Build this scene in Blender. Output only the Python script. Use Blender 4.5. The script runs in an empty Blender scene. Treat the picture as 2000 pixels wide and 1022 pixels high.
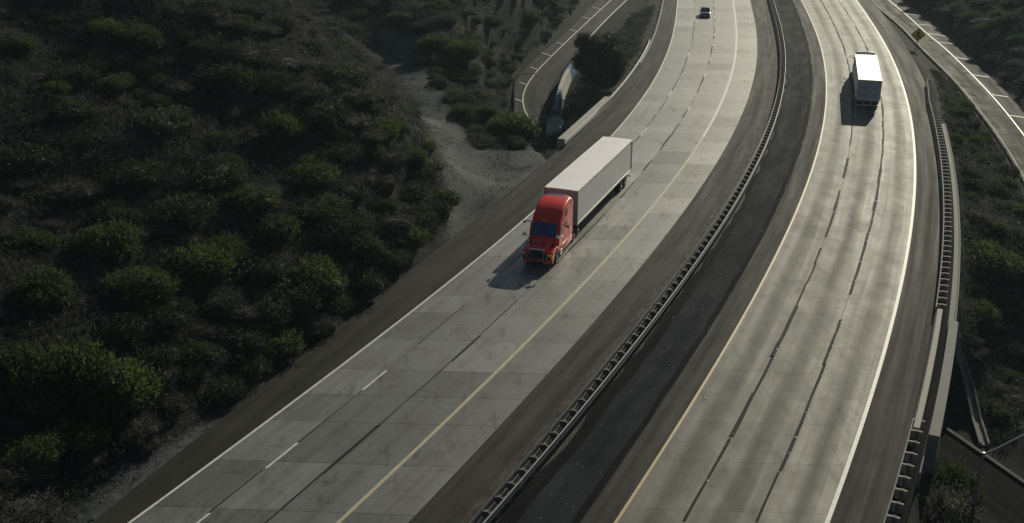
import bpy, bmesh, math, random
import numpy as np
from mathutils import Vector, Matrix, noise as mnoise
random.seed(7); RNG = np.random.default_rng(7)
S = bpy.context.scene
COL = S.collection
R = math.radians

# ------------------------------------------------------------------ camera, sky, sun, exposure
FPX, YH, HC = 2100.0, -350.0, 34.0            # focal length in photo pixels, horizon row, height / cos(pitch)
PITCH = math.atan((511 - YH) / FPX)
CAMH = HC * math.cos(PITCH)
cam = bpy.data.cameras.new('camera'); camo = bpy.data.objects.new('camera', cam); COL.objects.link(camo)
camo.location = (0, 0, CAMH); camo.rotation_euler = (math.pi / 2 - PITCH, 0, 0)
cam.sensor_width = 36; cam.lens = 36 * FPX / 2000; cam.clip_start = 0.5; cam.clip_end = 6000
S.camera = camo
SUN_EL, SUN_AZ = 24.0, 27.0                   # azimuth clockwise from +Y (view direction)
w = bpy.data.worlds.new('World'); S.world = w; w.use_nodes = True
nt = w.node_tree
sky = nt.nodes.new('ShaderNodeTexSky'); sky.sky_type = 'NISHITA'; sky.sun_disc = False
sky.sun_elevation = R(SUN_EL); sky.sun_rotation = R(SUN_AZ)
sky.air_density = 1.0; sky.dust_density = 1.0; sky.ozone_density = 1.0
bg = nt.nodes['Background']; bg.inputs['Strength'].default_value = 0.05
nt.links.new(sky.outputs[0], bg.inputs['Color'])
sl = bpy.data.lights.new('sun', 'SUN'); sl.energy = 5.0; sl.angle = R(0.5); sl.color = (1.0, 0.935, 0.74)
slo = bpy.data.objects.new('sun', sl); COL.objects.link(slo)
sd = Vector((math.sin(R(SUN_AZ)) * math.cos(R(SUN_EL)), math.cos(R(SUN_AZ)) * math.cos(R(SUN_EL)), math.sin(R(SUN_EL))))
slo.rotation_euler = sd.to_track_quat('Z', 'Y').to_euler()
slo.location = (60, 120, 90)
S.view_settings.view_transform = 'Standard'; S.view_settings.look = 'None'
S.view_settings.exposure = -0.35; S.view_settings.gamma = 1.0; S.view_settings.use_curve_mapping = False

# ------------------------------------------------------------------ helpers
def g(x, y, z=0.0):
    """photo pixel -> world point at height z (the survey of the place)"""
    u = (x - 1000) / FPX; v = (511 - y) / FPX
    c, s = math.cos(PITCH), math.sin(PITCH)
    d = (u, c + v * s, -s + v * c)
    t = (z - CAMH) / d[2]
    return Vector((d[0] * t, d[1] * t, z))
def proj(X, Y, Z):
    c, s = math.cos(PITCH), math.sin(PITCH)
    zc = Y * c - (Z - CAMH) * s
    return 1000 + FPX * X / zc, 511 - FPX * (Y * s + (Z - CAMH) * c) / zc

def mesh_obj(name, verts, faces, mat, parent=None, uvs=None, smooth=False):
    me = bpy.data.meshes.new(name)
    me.from_pydata([tuple(v) for v in verts], [], faces)
    if uvs is not None:
        ul = me.uv_layers.new(name='road')
        li = np.zeros(len(me.loops), dtype=np.int32); me.loops.foreach_get('vertex_index', li)
        ul.data.foreach_set('uv', np.asarray(uvs, dtype=np.float32)[li].ravel())
    if mat: me.materials.append(mat)
    if smooth: me.polygons.foreach_set('use_smooth', [True] * len(me.polygons))
    me.update()
    o = bpy.data.objects.new(name, me); COL.objects.link(o)
    if parent: o.parent = parent
    return o
def tag(o, label=None, cat=None, group=None, kind=None):
    if label: o['label'] = label
    if cat: o['category'] = cat
    if group: o['group'] = group
    if kind: o['kind'] = kind
    return o
def empty(name, loc=(0, 0, 0), rz=0.0):
    o = bpy.data.objects.new(name, None); COL.objects.link(o)
    o.location = loc; o.rotation_euler = (0, 0, rz); o.empty_display_size = 0.2
    return o
def copy_tree(o, parent=None):
    c = o.copy(); COL.objects.link(c); c.parent = parent
    for ch in list(o.children): copy_tree(ch, c)
    return c

class MB:
    """collects shapes for ONE mesh"""
    def __init__(s): s.v = []; s.f = []
    def add(s, vs, fs):
        b = len(s.v); s.v += [tuple(v) for v in vs]; s.f += [tuple(b + i for i in f) for f in fs]; return s
    def box(s, c, d, m=None, bev=0.0):
        x, y, z = d[0] / 2, d[1] / 2, d[2] / 2
        if bev <= 0:
            vs = [(-x, -y, -z), (x, -y, -z), (x, y, -z), (-x, y, -z), (-x, -y, z), (x, -y, z), (x, y, z), (-x, y, z)]
            fs = [(0, 3, 2, 1), (4, 5, 6, 7), (0, 1, 5, 4), (1, 2, 6, 5), (2, 3, 7, 6), (3, 0, 4, 7)]
        else:
            bm = bmesh.new(); bmesh.ops.create_cube(bm, size=1.0)
            bmesh.ops.scale(bm, vec=d, verts=bm.verts)
            bmesh.ops.bevel(bm, geom=bm.edges[:], offset=bev, segments=2, affect='EDGES', profile=0.6)
            bm.verts.index_update()
            vs = [tuple(v.co) for v in bm.verts]; fs = [tuple(v.index for v in f.verts) for f in bm.faces]; bm.free()
        if m: vs = [m @ Vector(v) for v in vs]
        return s.add([(v[0] + c[0], v[1] + c[1], v[2] + c[2]) for v in vs], fs)
    def tube(s, pts, r, n=8, caps=True):
        pts = [Vector(p) for p in pts]; rs = r if isinstance(r, (list, tuple)) else [r] * len(pts)
        rings = []
        for i, p in enumerate(pts):
            t = (pts[min(i + 1, len(pts) - 1)] - pts[max(i - 1, 0)]).normalized()
            a = t.cross(Vector((0, 0, 1)) if abs(t.z) < 0.9 else Vector((1, 0, 0))).normalized(); b = t.cross(a)
            rings.append([p + (a * math.cos(2 * math.pi * k / n) + b * math.sin(2 * math.pi * k / n)) * rs[i] for k in range(n)])
        return s.loft(rings, True, caps)
    def loft(s, rings, closed=True, caps=True):
        n = len(rings[0]); vs = [v for r in rings for v in r]; fs = []
        for i in range(len(rings) - 1):
            for k in range(n if closed else n - 1):
                k2 = (k + 1) % n
                fs.append((i * n + k, i * n + k2, (i + 1) * n + k2, (i + 1) * n + k))
        if caps: fs.append(tuple(range(n))[::-1]); fs.append(tuple((len(rings) - 1) * n + k for k in range(n)))
        return s.add(vs, fs)
    def lathe_x(s, prof, c, n=24):
        """prof: (x, r) pairs turned about the x axis"""
        rings = [[(c[0] + x, c[1] + r * math.cos(2 * math.pi * k / n), c[2] + r * math.sin(2 * math.pi * k / n)) for k in range(n)] for x, r in prof]
        return s.loft(rings, True, True)
    def poly_x(s, pts, x0, x1):
        """polygon in the y-z plane extruded along x"""
        n = len(pts); vs = [(x0, a, b) for a, b in pts] + [(x1, a, b) for a, b in pts]
        fs = [tuple(range(n)), tuple(range(n, 2 * n))[::-1]] + [(k, n + k, n + (k + 1) % n, (k + 1) % n) for k in range(n)]
        return s.add(vs, fs)
    def build(s, name, mat, parent=None, smooth=False, auto=None):
        o = mesh_obj(name, s.v, s.f, mat, parent, smooth=False)
        bm = bmesh.new(); bm.from_mesh(o.data); bmesh.ops.recalc_face_normals(bm, faces=bm.faces)
        if smooth:
            for f in bm.faces: f.smooth = True
            for e in bm.edges:
                if len(e.link_faces) == 2 and e.calc_face_angle(0) > R(auto or 38): e.smooth = False
        bm.to_mesh(o.data); bm.free()
        return o

# ------------------------------------------------------------------ materials
def lin(r, g_, b): return tuple(((c / 255) / 12.92 if c / 255 <= 0.04045 else ((c / 255 + 0.055) / 1.055) ** 2.4) for c in (r, g_, b))
def newmat(name):
    m = bpy.data.materials.new(name); m.use_nodes = True
    n = m.node_tree; b = n.nodes['Principled BSDF']
    return m, n, b
def N(n, t, **k):
    o = n.nodes.new(t)
    for a, v in k.items(): setattr(o, a, v)
    return o
def noise_node(n, vec, scale, detail=4, rough=0.6):
    t = N(n, 'ShaderNodeTexNoise'); t.inputs['Scale'].default_value = scale; t.inputs['Detail'].default_value = detail; t.inputs['Roughness'].default_value = rough
    if vec is not None: n.links.new(vec, t.inputs['Vector'])
    return t.outputs['Fac']
def mapr(n, val, a, b, c, d):
    t = N(n, 'ShaderNodeMapRange'); n.links.new(val, t.inputs[0])
    for i, x in enumerate((a, b, c, d)): t.inputs[1 + i].default_value = x
    return t.outputs[0]
def mul(n, a, b):
    t = N(n, 'ShaderNodeMath', operation='MULTIPLY')
    for i, x in enumerate((a, b)):
        if isinstance(x, (int, float)): t.inputs[i].default_value = x
        else: n.links.new(x, t.inputs[i])
    return t.outputs[0]
def scalecol(n, col, fac):
    t = N(n, 'ShaderNodeVectorMath', operation='SCALE'); 
    if isinstance(col, tuple): t.inputs[0].default_value = col[:3]
    else: n.links.new(col, t.inputs[0])
    n.links.new(fac, t.inputs['Scale']); return t.outputs[0]
def mixcol(n, fac, a, b):
    t = N(n, 'ShaderNodeMix', data_type='RGBA')
    n.links.new(fac, t.inputs[0])
    for sock, x in ((t.inputs[6], a), (t.inputs[7], b)):
        if isinstance(x, tuple): sock.default_value = (*x[:3], 1)
        else: n.links.new(x, sock)
    return t.outputs[2]
def bump(n, b, h, strength, dist):
    t = N(n, 'ShaderNodeBump'); t.inputs['Strength'].default_value = strength; t.inputs['Distance'].default_value = dist
    n.links.new(h, t.inputs['Height']); n.links.new(t.outputs[0], b.inputs['Normal'])
def vscale(n, vec, sc):
    t = N(n, 'ShaderNodeMapping'); t.inputs['Scale'].default_value = sc; n.links.new(vec, t.inputs[0]); return t.outputs[0]

def simple(name, col, rough=0.5, metal=0.0, var=0.0, vscale_=3.0, coat=0.0, spec=0.5):
    m, n, b = newmat(name)
    b.inputs['Roughness'].default_value = rough; b.inputs['Metallic'].default_value = metal
    b.inputs['Specular IOR Level'].default_value = spec
    if coat: b.inputs['Coat Weight'].default_value = coat; b.inputs['Coat Roughness'].default_value = 0.08
    tc = N(n, 'ShaderNodeTexCoord')
    f = noise_node(n, tc.outputs['Object'], vscale_, 5)
    n.links.new(scalecol(n, col, mapr(n, f, 0.25, 0.75, 1 - var, 1 + var)), b.inputs['Base Color'])
    n.links.new(mapr(n, f, 0.2, 0.8, max(rough - 0.06, 0.02), min(rough + 0.06, 1)), b.inputs['Roughness'])
    return m

def concrete_mat(name, bands, rough, spec, smr=0.62, ckd=0.72, spd=0.55, amp=1.0):
    """pavement slab: lane-local u (0..1) in uv.x, metres in uv.y; object colour sets the slab's own tone"""
    m, n, b = newmat(name)
    uv = N(n, 'ShaderNodeUVMap', uv_map='road').outputs[0]
    sep = N(n, 'ShaderNodeSeparateXYZ'); n.links.new(uv, sep.inputs[0])
    oi = N(n, 'ShaderNodeObjectInfo')
    geo = N(n, 'ShaderNodeNewGeometry').outputs['Position']
    wob = noise_node(n, vscale(n, uv, (0.0, 0.035, 1)), 1.0, 2)
    sh = N(n, 'ShaderNodeMath', operation='ADD'); n.links.new(sep.outputs[0], sh.inputs[0]); n.links.new(mapr(n, wob, 0.3, 0.7, -0.04, 0.04), sh.inputs[1])
    cr = N(n, 'ShaderNodeValToRGB'); n.links.new(sh.outputs[0], cr.inputs[0])
    el = cr.color_ramp; el.interpolation = 'B_SPLINE'
    el.elements[0].position = 0.0; el.elements[0].color = (bands[0],) * 3 + (1,)
    el.elements[1].position = 1.0; el.elements[1].color = (bands[-1],) * 3 + (1,)
    for i, vv in enumerate(bands[1:-1]):
        e = el.elements.new((i + 1) / (len(bands) - 1)); e.color = (vv, vv, vv, 1)
    stre = noise_node(n, vscale(n, uv, (6.0, 0.045, 1)), 1.0, 5, 0.65)
    blot = noise_node(n, vscale(n, geo, (0.5, 0.28, 0.5)), 1.0, 6, 0.62)
    spots = noise_node(n, vscale(n, geo, (1.3, 0.35, 1.3)), 1.0, 3, 0.5)
    fine = noise_node(n, geo, 9.0, 4, 0.7)
    f = mul(n, mapr(n, stre, 0.28, 0.72, 1 - 0.3 * amp, 1 + 0.28 * amp), mapr(n, blot, 0.3, 0.7, 1 - 0.26 * amp, 1 + 0.24 * amp))
    f = mul(n, f, mapr(n, fine, 0.25, 0.75, 0.9, 1.1))
    f = mul(n, f, mapr(n, spots, 0.58, 0.72, 1.0, spd))
    smear = noise_node(n, vscale(n, geo, (0.45, 1.7, 1)), 1.0, 4, 0.6)
    f = mul(n, f, mapr(n, smear, 0.56, 0.74, 1.0, smr))
    vo = N(n, 'ShaderNodeTexVoronoi', feature='DISTANCE_TO_EDGE'); vo.inputs['Scale'].default_value = 0.33
    wv = N(n, 'ShaderNodeVectorMath', operation='ADD'); wn = N(n, 'ShaderNodeTexNoise'); wn.inputs['Scale'].default_value = 0.9; wn.inputs['Detail'].default_value = 4; n.links.new(geo, wn.inputs['Vector'])
    n.links.new(geo, wv.inputs[0]); n.links.new(wn.outputs['Color'], wv.inputs[1]); n.links.new(wv.outputs[0], vo.inputs['Vector'])
    ck = mapr(n, vo.outputs['Distance'], 0.003, 0.010, ckd, 1.0); cm = noise_node(n, geo, 0.11, 2)
    mm = N(n, 'ShaderNodeMath', operation='MAXIMUM'); n.links.new(ck, mm.inputs[0]); n.links.new(mapr(n, cm, 0.50, 0.56, 1.0, 0.0), mm.inputs[1])
    f = mul(n, f, mm.outputs[0])
    f = mul(n, f, cr.outputs[0])
    n.links.new(scalecol(n, oi.outputs['Color'], f), b.inputs['Base Color'])
    rr = mapr(n, f, 0.6, 1.3, rough + 0.12, rough - 0.06)
    n.links.new(rr, b.inputs['Roughness'])
    so = N(n, 'ShaderNodeSeparateColor'); n.links.new(oi.outputs['Color'], so.inputs[0])
    f2 = mul(n, f, mapr(n, so.outputs[0], 0.06, 0.18, 0.5, 1.5))
    n.links.new(mapr(n, f2, 0.3, 1.5, spec * 0.3, spec * 1.35), b.inputs['Specular IOR Level'])
    bump(n, b, fine, 0.25, 0.006)
    return m

def asphalt_mat(name, c1, c2, rough=0.75, spec=0.35, specks=0.0, stretch=(1.2, 0.06, 1)):
    m, n, b = newmat(name)
    uv = N(n, 'ShaderNodeUVMap', uv_map='road').outputs[0]
    geo = N(n, 'ShaderNodeNewGeometry').outputs['Position']
    stre = noise_node(n, vscale(n, uv, stretch), 1.0, 5, 0.65)
    blot = noise_node(n, geo, 0.33, 5, 0.6)
    fine = noise_node(n, geo, 14.0, 3, 0.7)
    f = N(n, 'ShaderNodeMath', operation='ADD'); n.links.new(mul(n, stre, 0.5), f.inputs[0]); n.links.new(mul(n, blot, 0.5), f.inputs[1])
    c = mixcol(n, mapr(n, f.outputs[0], 0.36, 0.64, 0, 1), c1, c2)
    c = scalecol(n, c, mapr(n, fine, 0.2, 0.8, 0.72, 1.3))
    if specks:
        vo = N(n, 'ShaderNodeTexVoronoi'); vo.inputs['Scale'].default_value = 2.2; n.links.new(geo, vo.inputs['Vector'])
        sp = mapr(n, vo.outputs['Distance'], 0.05, 0.09, specks, 0.0)
        c = mixcol(n, sp, c, (0.45, 0.45, 0.42))
    n.links.new(c, b.inputs['Base Color'])
    n.links.new(mapr(n, stre, 0.3, 0.7, rough + 0.1, rough - 0.1), b.inputs['Roughness'])
    b.inputs['Specular IOR Level'].default_value = spec
    bump(n, b, fine, 0.5, 0.012)
    return m

def paint_mat(name, col, wear=0.35, rough=0.5):
    m, n, b = newmat(name)
    geo = N(n, 'ShaderNodeNewGeometry').outputs['Position']
    f = noise_node(n, geo, 3.0, 6, 0.75)
    c = mixcol(n, mapr(n, f, 0.50, 0.72, 0, wear), col, (0.16, 0.15, 0.13))
    n.links.new(c, b.inputs['Base Color']); b.inputs['Roughness'].default_value = rough
    return m

def leaf_mat(name, c1, c2, trans=0.35, tcol=None):
    m, n, b = newmat(name)
    oi = N(n, 'ShaderNodeObjectInfo')
    geo = N(n, 'ShaderNodeNewGeometry')
    f = noise_node(n, geo.outputs['Position'], 1.3, 3)
    ad = N(n, 'ShaderNodeMath', operation='ADD'); n.links.new(mapr(n, f, 0.3, 0.7, 0, 0.7), ad.inputs[0]); n.links.new(mapr(n, oi.outputs['Random'], 0, 1, -0.15, 0.45), ad.inputs[1])
    ad.use_clamp = True
    c = mixcol(n, ad.outputs[0], c1, c2)
    n.links.new(c, b.inputs['Base Color']); b.inputs['Roughness'].default_value = 0.65; b.inputs['Specular IOR Level'].default_value = 0.2
    tr = N(n, 'ShaderNodeBsdfTranslucent')
    n.links.new(scalecol(n, c, mapr(n, f, 0, 1, 1.8, 3.2)), tr.inputs[0])
    mx = N(n, 'ShaderNodeMixShader'); mx.inputs[0].default_value = trans
    n.links.new(b.outputs[0], mx.inputs[1]); n.links.new(tr.outputs[0], mx.inputs[2])
    n.links.new(mx.outputs[0], n.nodes['Material Output'].inputs[0])
    return m

M = {}
M['conc_l'] = concrete_mat('pavement_concrete_west', (1.0, 1.06, 0.96, 0.9, 0.97, 1.06, 1.0), 0.47, 0.9)
M['conc_r'] = concrete_mat('pavement_concrete_east', (1.0, 1.14, 1.0, 0.66, 0.82, 1.18, 1.04), 0.62, 0.26, 0.88, 0.85, 0.88, 0.5)
M['base'] = simple('joint_dark', (0.05, 0.05, 0.046), 0.9, var=0.3)
M['asph_l'] = asphalt_mat('shoulder_asphalt', (0.0120, 0.0122, 0.0112), (0.029, 0.0285, 0.025), 0.85, 0.15)
M['asph_i'] = asphalt_mat('shoulder_asphalt_inner', (0.0165, 0.0165, 0.0145), (0.040, 0.039, 0.033), 0.85, 0.18)
M['asph_r'] = asphalt_mat('shoulder_asphalt_right', (0.021, 0.0205, 0.017), (0.048, 0.046, 0.037), 0.85, 0.18, stretch=(1.6, 0.04, 1))
M['asph_m'] = asphalt_mat('median_asphalt', (0.011, 0.0130, 0.0175), (0.026, 0.029, 0.036), 0.95, 0.06, specks=0.5, stretch=(0.7, 0.12, 1))
M['asph_d'] = asphalt_mat('near_black_asphalt', (0.004, 0.0045, 0.006), (0.009, 0.010, 0.012), 0.95, 0.05)  # near-black asphalt; under guardrails and on the underpass road it paints shade
M['gravel_strip'] = asphalt_mat('rail_gravel', (0.022, 0.020, 0.017), (0.075, 0.068, 0.056), 0.9, 0.2, specks=0.8, stretch=(3, 1.5, 1))
M['asph_ramp'] = asphalt_mat('ramp_asphalt', (0.024, 0.026, 0.024), (0.044, 0.046, 0.041), 0.85, 0.15)
M['asph_hatch'] = asphalt_mat('ramp_shoulder_asphalt', (0.026, 0.028, 0.026), (0.040, 0.043, 0.039), 0.85, 0.15)
M['white'] = paint_mat('white_line_paint', (0.62, 0.62, 0.58), 0.7, 0.6)
M['white_worn'] = paint_mat('worn_white_paint', (0.36, 0.355, 0.32), 0.8, 0.8)
M['yellow'] = paint_mat('yellow_line_paint', (0.40, 0.29, 0.13), 0.6)
M['yellow_pale'] = paint_mat('faded_yellow_paint', (0.46, 0.41, 0.27), 0.7)
M['tar'] = simple('joint_tar', (0.016, 0.017, 0.021), 0.8, var=0.4, vscale_=0.7, spec=0.1)
M['marker'] = simple('marker_ceramic', (0.85, 0.84, 0.80), 0.3, 0.6, var=0.1)
M['steel'] = simple('galvanised_steel', (0.15, 0.165, 0.17), 0.65, 0.4, var=0.25, vscale_=1.5)
M['wood'] = simple('treated_wood', (0.13, 0.115, 0.09), 0.85, var=0.35, vscale_=6)
M['block'] = simple('sunlit_pale_wood', (0.30, 0.28, 0.24), 0.85, var=0.3, vscale_=6)  # spacer block wood paled to paint in their sunlit tops
M['conc'] = simple('structural_concrete', (0.30, 0.29, 0.255), 0.8, var=0.22, vscale_=0.8)
M['conc_dk'] = simple('weathered_concrete', (0.17, 0.17, 0.16), 0.85, var=0.3, vscale_=0.8)

# ------------------------------------------------------------------ survey lines of the freeway (photo pixels, on the road plane)
LN = dict(
A=[(250,1022),(331,966),(600,762.5),(649,725.5),(778,625.5),(816.5,597),(915,520),(1033,426),(1200,256.4),(1248,199.6),(1276,158.5),(1298,115.5),(1312.5,78.3),(1318.4,43),(1323.3,0)],
B=[(447,971),(517,915),(572,872),(707,762.5),(748,729.6),(789,695),(830,660),(896,605),(956,554),(1254,260),(1275,232),(1307,184),(1325,154.6),(1341,119.4),(1350.7,86),(1354.6,58.7),(1355.6,29.4),(1356.6,0)],
B2=[(571,977),(778,799.5),(849,735),(863,721),(942.5,649),(999,596.7),(1200,399.5),(1245,350),(1286,296),(1318,252),(1338,223),(1361,180),(1366,168),(1377,145),(1386,117),(1393,90),(1394.3,58.7),(1394,33),(1393.7,0)],
C=[(660,1022),(700,982),(896,799.5),(1000,698),(1125,569),(1279,398),(1350.6,300.5),(1383,251),(1406.6,203.7),(1425,162.4),(1435,117.4),(1438.7,78.3),(1437,51),(1433,9.8),(1432,0)],
D=[(800,1022),(850,965.4),(932.6,875.8),(1021,783.7),(1098,699),(1135,662),(1186.5,600),(1280,483.8),(1338.7,407.4),(1389.6,337),(1432.6,258.7),(1460,200),(1474,137),(1480,94),(1478,64.6),(1470,23.5),(1465,0)],
E1=[(918,1021),(1271,600),(1368,466),(1444.4,356.6),(1491,258.7),(1509,218.5),(1518.6,176.5),(1524,133.5),(1525.5,97),(1522,69),(1514,38.8),(1504.6,0)],
E2=[(949,1017),(1294,600),(1389.6,462),(1464,356.6),(1505,258.7),(1519.7,218.5),(1530.4,155),(1534,120.6),(1533.7,97),(1529,69),(1523,38.8),(1510,0)],
Fm=[(1139,1013),(1349.6,695),(1417,599),(1468,501),(1522.7,395.7),(1562,294),(1585,215),(1587.5,172),(1585,129),(1578,90.4),(1565,41),(1547.6,0)],
G=[(1200,1021),(1282.5,897.5),(1347.5,800),(1464,599),(1499,525),(1534,458),(1569.6,380),(1597,302),(1612,215),(1612,146),(1608,107.7),(1599,77.5),(1584,38.8),(1565,0)],
Hh=[(1330,1021),(1375,955),(1415,877.5),(1457.5,800),(1500,719.6),(1523.5,665.6),(1558.7,586),(1620.5,442.7),(1656,302),(1666,242.5),(1660,139.7),(1641.7,78),(1621,33),(1602.6,0)],
I=[(1477.5,1021),(1517.5,930),(1550,860),(1575,800),(1603,729),(1631,661),(1652.6,595),(1665.5,560),(1703,419),(1715.6,357.6),(1723.9,287.7),(1724.7,230),(1695,98.6),(1666,45),(1637.5,0)],
J=[(1612.5,1021),(1647.5,940),(1675,870),(1695,800),(1718,712.6),(1741.7,623),(1759,560),(1785.5,411),(1787.5,296),(1779,230),(1761,164.4),(1736,98.6),(1703,45),(1672.5,0)],
K=[(1731,1008.5),(1780,820),(1828.6,601),(1841,491),(1843,411),(1835,304),(1818,205.5),(1802,152)],
Lo=[(170,1022),(325,912),(412,837),(466,785),(595,688),(697,610),(775,553),(850,490),(940,415),(1030,345),(1090,293),(1138,250),(1190,200),(1232,143),(1266,85),(1287.5,29),(1293,0)])
class Line:
    def __init__(s, pts, z=0.0, deg=4):
        wpt = np.array([g(p[0], p[1], z) for p in pts]); s.y0, s.y1 = wpt[:, 1].min(), wpt[:, 1].max()
        s.c = np.polyfit((wpt[:, 1] - 100) / 60, wpt[:, 0], deg); s.d = np.polyder(s.c)
    def __call__(s, y):
        y = np.asarray(y, dtype=float); yc = np.clip(y, s.y0, s.y1); t = (yc - 100) / 60
        return np.polyval(s.c, t) + np.polyval(s.d, t) / 60 * (y - yc)
L = {k: Line(v, 0.72 if k in ('E1', 'E2', 'K') else 0.0) for k, v in LN.items()}
Kline, Jline = L['K'], L['J']
def Kx(y):
    y = np.asarray(y, dtype=float)
    t = np.clip((y - 126) / 12, 0, 1)
    return np.where(y < 126, Kline(y), (1 - t) * Kline(np.minimum(y, 137)) + t * (Jline(y) + 3.0)) 
Y0, Y1 = 26.0, 300.0

def strip(name, fa, fb, ya, yb, z, mat, parent=None, step=2.0, cols=3, thick=0.0, jag=0.0):
    n = max(2, int((yb - ya) / step)); ys = np.linspace(ya, yb, n + 1)
    xa, xb = fa(ys), fb(ys)
    if jag:
        xa = xa + np.array([mnoise.noise((0.35 * y, 3.1, z)) for y in ys]) * jag; xb = xb + np.array([mnoise.noise((0.35 * y, 9.7, z)) for y in ys]) * jag
    vs, uv, fs = [], [], []
    for i in range(n + 1):
        for k in range(cols + 1):
            x = xa[i] + (xb[i] - xa[i]) * k / cols
            vs.append((x, ys[i], z)); uv.append(((xb[i] - xa[i]) * k / cols, ys[i]))
    m = cols + 1
    for i in range(n):
        for k in range(cols):
            fs.append((i * m + k, i * m + k + 1, (i + 1) * m + k + 1, (i + 1) * m + k))
    if thick:
        b = len(vs)
        for i in range(n + 1):
            for k in (0, cols):
                v = vs[i * m + k]; vs.append((v[0], v[1], z - thick)); uv.append((0, v[1]))
        for i in range(n):
            fs.append((i * m, (i + 1) * m, b + 2 * (i + 1), b + 2 * i))
            fs.append(((i + 1) * m + cols, i * m + cols, b + 2 * i + 1, b + 2 * (i + 1) + 1))
            fs.append((b + 2 * i, b + 2 * (i + 1), b + 2 * (i + 1) + 1, b + 2 * i + 1))
    return mesh_obj(name, vs, fs, mat, parent, uvs=uv)

off = lambda f, d: (lambda y: f(y) + d)
# ------------------------------------------------------------------ ramps and the road through the underpass: edges with heights
def zr_left(py): return -0.6 - 5.2 * max(0, min(1, py / 240.0)) ** 1.1
def zr_right(py): return -0.15 - 2.0 * max(0, py / 380.0)
RAMP_L_IN = [(1227,0),(1190.7,35),(1161,66),(1129,104),(1096,139),(1081,165),(1069,190),(1066,217),(1074,243)]      # freeway-side edge
RAMP_L_LINE = [(1193.6,0),(1152.5,38),(1127,62),(1102.6,85),(1075,112),(1049.8,138),(1029,167),(1021,193.7),(1027.8,223),(1044,243.6)]
RAMP_L_OUT = [(1167,0),(1140,28),(1114,56),(1086,80),(1058.6,104),(1017.5,142),(1004,166),(1000,199.6),(1004,232),(1012,250)]
RAMP_R_IN = [(1700,0),(1725,25),(1753,47),(1776,72),(1806,103),(1837,133),(1876,174),(1909,217),(1950,271),(1991,341),(2040,430),(2090,540),(2160,720)]
RAMP_R_LINE = [(1736,0),(1768.5,27.4),(1809.6,64.6),(1845,94),(1895.7,143),(1948.5,199.6),(1999,263),(2060,345),(2130,450),(2220,600)]
RAMP_R_OUT = [(1758.7,0),(1794,25.4),(1843,64.6),(1886,109.6),(1935,150),(1984,200),(2040,265),(2100,340),(2170,440),(2260,580)]
def edge_pts(px, zf, n=48, dz=0.0, extend=None):
    w = [g(x, y, zf(y) + dz) for x, y in px]
    if extend: w = [w[0] + (w[0] - w[1]).normalized() * e for e in extend] + w
    # resample by arc length (Catmull-Rom)
    P_ = [2 * w[0] - w[1]] + w + [2 * w[-1] - w[-2]]
    dense = []
    for i in range(1, len(P_) - 2):
        p0, p1, p2, p3 = P_[i - 1], P_[i], P_[i + 1], P_[i + 2]
        for k in range(16):
            t = k / 16
            dense.append(0.5 * ((2 * p1) + (p2 - p0) * t + (2 * p0 - 5 * p1 + 4 * p2 - p3) * t * t + (3 * p1 - p0 - 3 * p2 + p3) * t ** 3))
    dense.append(w[-1])
    dl = [0]
    for a, b in zip(dense[:-1], dense[1:]): dl.append(dl[-1] + (b - a).length)
    out = []
    for i in range(n):
        t = dl[-1] * i / (n - 1); j = min(np.searchsorted(dl, t, 'right') - 1, len(dense) - 2)
        f = (t - dl[j]) / max(dl[j + 1] - dl[j], 1e-6); out.append(dense[j].lerp(dense[j + 1], f))
    return out
rl_in, rl_ln, rl_out = (edge_pts(p, zr_left, extend=(60,)) for p in (RAMP_L_IN, RAMP_L_LINE, RAMP_L_OUT))
rr_in, rr_ln, rr_out = (edge_pts(p, zr_right, extend=(60,)) for p in (RAMP_R_IN, RAMP_R_LINE, RAMP_R_OUT))
def pair_edges(ln, e):
    dense = []
    for a, b_ in zip(e[:-1], e[1:]):
        for k in range(8): dense.append(a.lerp(b_, k / 8))
    dense.append(e[-1]); out = []
    for i, p in enumerate(ln):
        t = (ln[min(i + 1, len(ln) - 1)] - ln[max(i - 1, 0)]); t = Vector((t.x, t.y)).normalized()
        best = min(dense, key=lambda q: abs((q.x - p.x) * t.x + (q.y - p.y) * t.y) + 0.02 * ((q.x - p.x) ** 2 + (q.y - p.y) ** 2) ** 0.5)
        px, py = proj(best.x, best.y, best.z); out.append(g(px, py, p.z))
    for _ in range(2): out = [out[0]] + [(out[i - 1] + out[i] * 2 + out[i + 1]) / 4 for i in range(1, len(out) - 1)] + [out[-1]]
    return out
rl_in, rl_out = pair_edges(rl_ln, rl_in), pair_edges(rl_ln, rl_out)
rr_in, rr_out = pair_edges(rr_ln, rr_in), pair_edges(rr_ln, rr_out)
# lower road: continues the left ramp under the freeway and out at the right
LOWER = [(rl_in[-1] + rl_out[-1]) / 2, Vector((6.0, 124, -6.3)), Vector((12, 105, -7)), Vector((19, 85, -7.6)), Vector((26.5, 65, -8)), Vector((32.5, 50, -8.2)), Vector((38, 36, -8.4)), Vector((44, 22, -8.6))]
lower_c = []
for i in range(len(LOWER) - 1):
    for k in range(8): lower_c.append(LOWER[i].lerp(LOWER[i + 1], k / 8))
lower_c.append(LOWER[-1])
LOW_HW = 3.6
def band(name, ea, eb, dz, mat, parent=None, cols=4):
    n = min(len(ea), len(eb)); vs, uv, fs = [], [], []; s = 0
    for i in range(n):
        if i: s += (ea[i] - ea[i - 1]).length
        for k in range(cols + 1):
            p = ea[i].lerp(eb[i], k / cols); vs.append((p.x, p.y, p.z + dz)); uv.append(((eb[i] - ea[i]).length * k / cols, s))
    m = cols + 1
    for i in range(n - 1):
        for k in range(cols): fs.append((i * m + k, i * m + k + 1, (i + 1) * m + k + 1, (i + 1) * m + k))
    return mesh_obj(name, vs, fs, mat, parent, uvs=uv)

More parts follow.
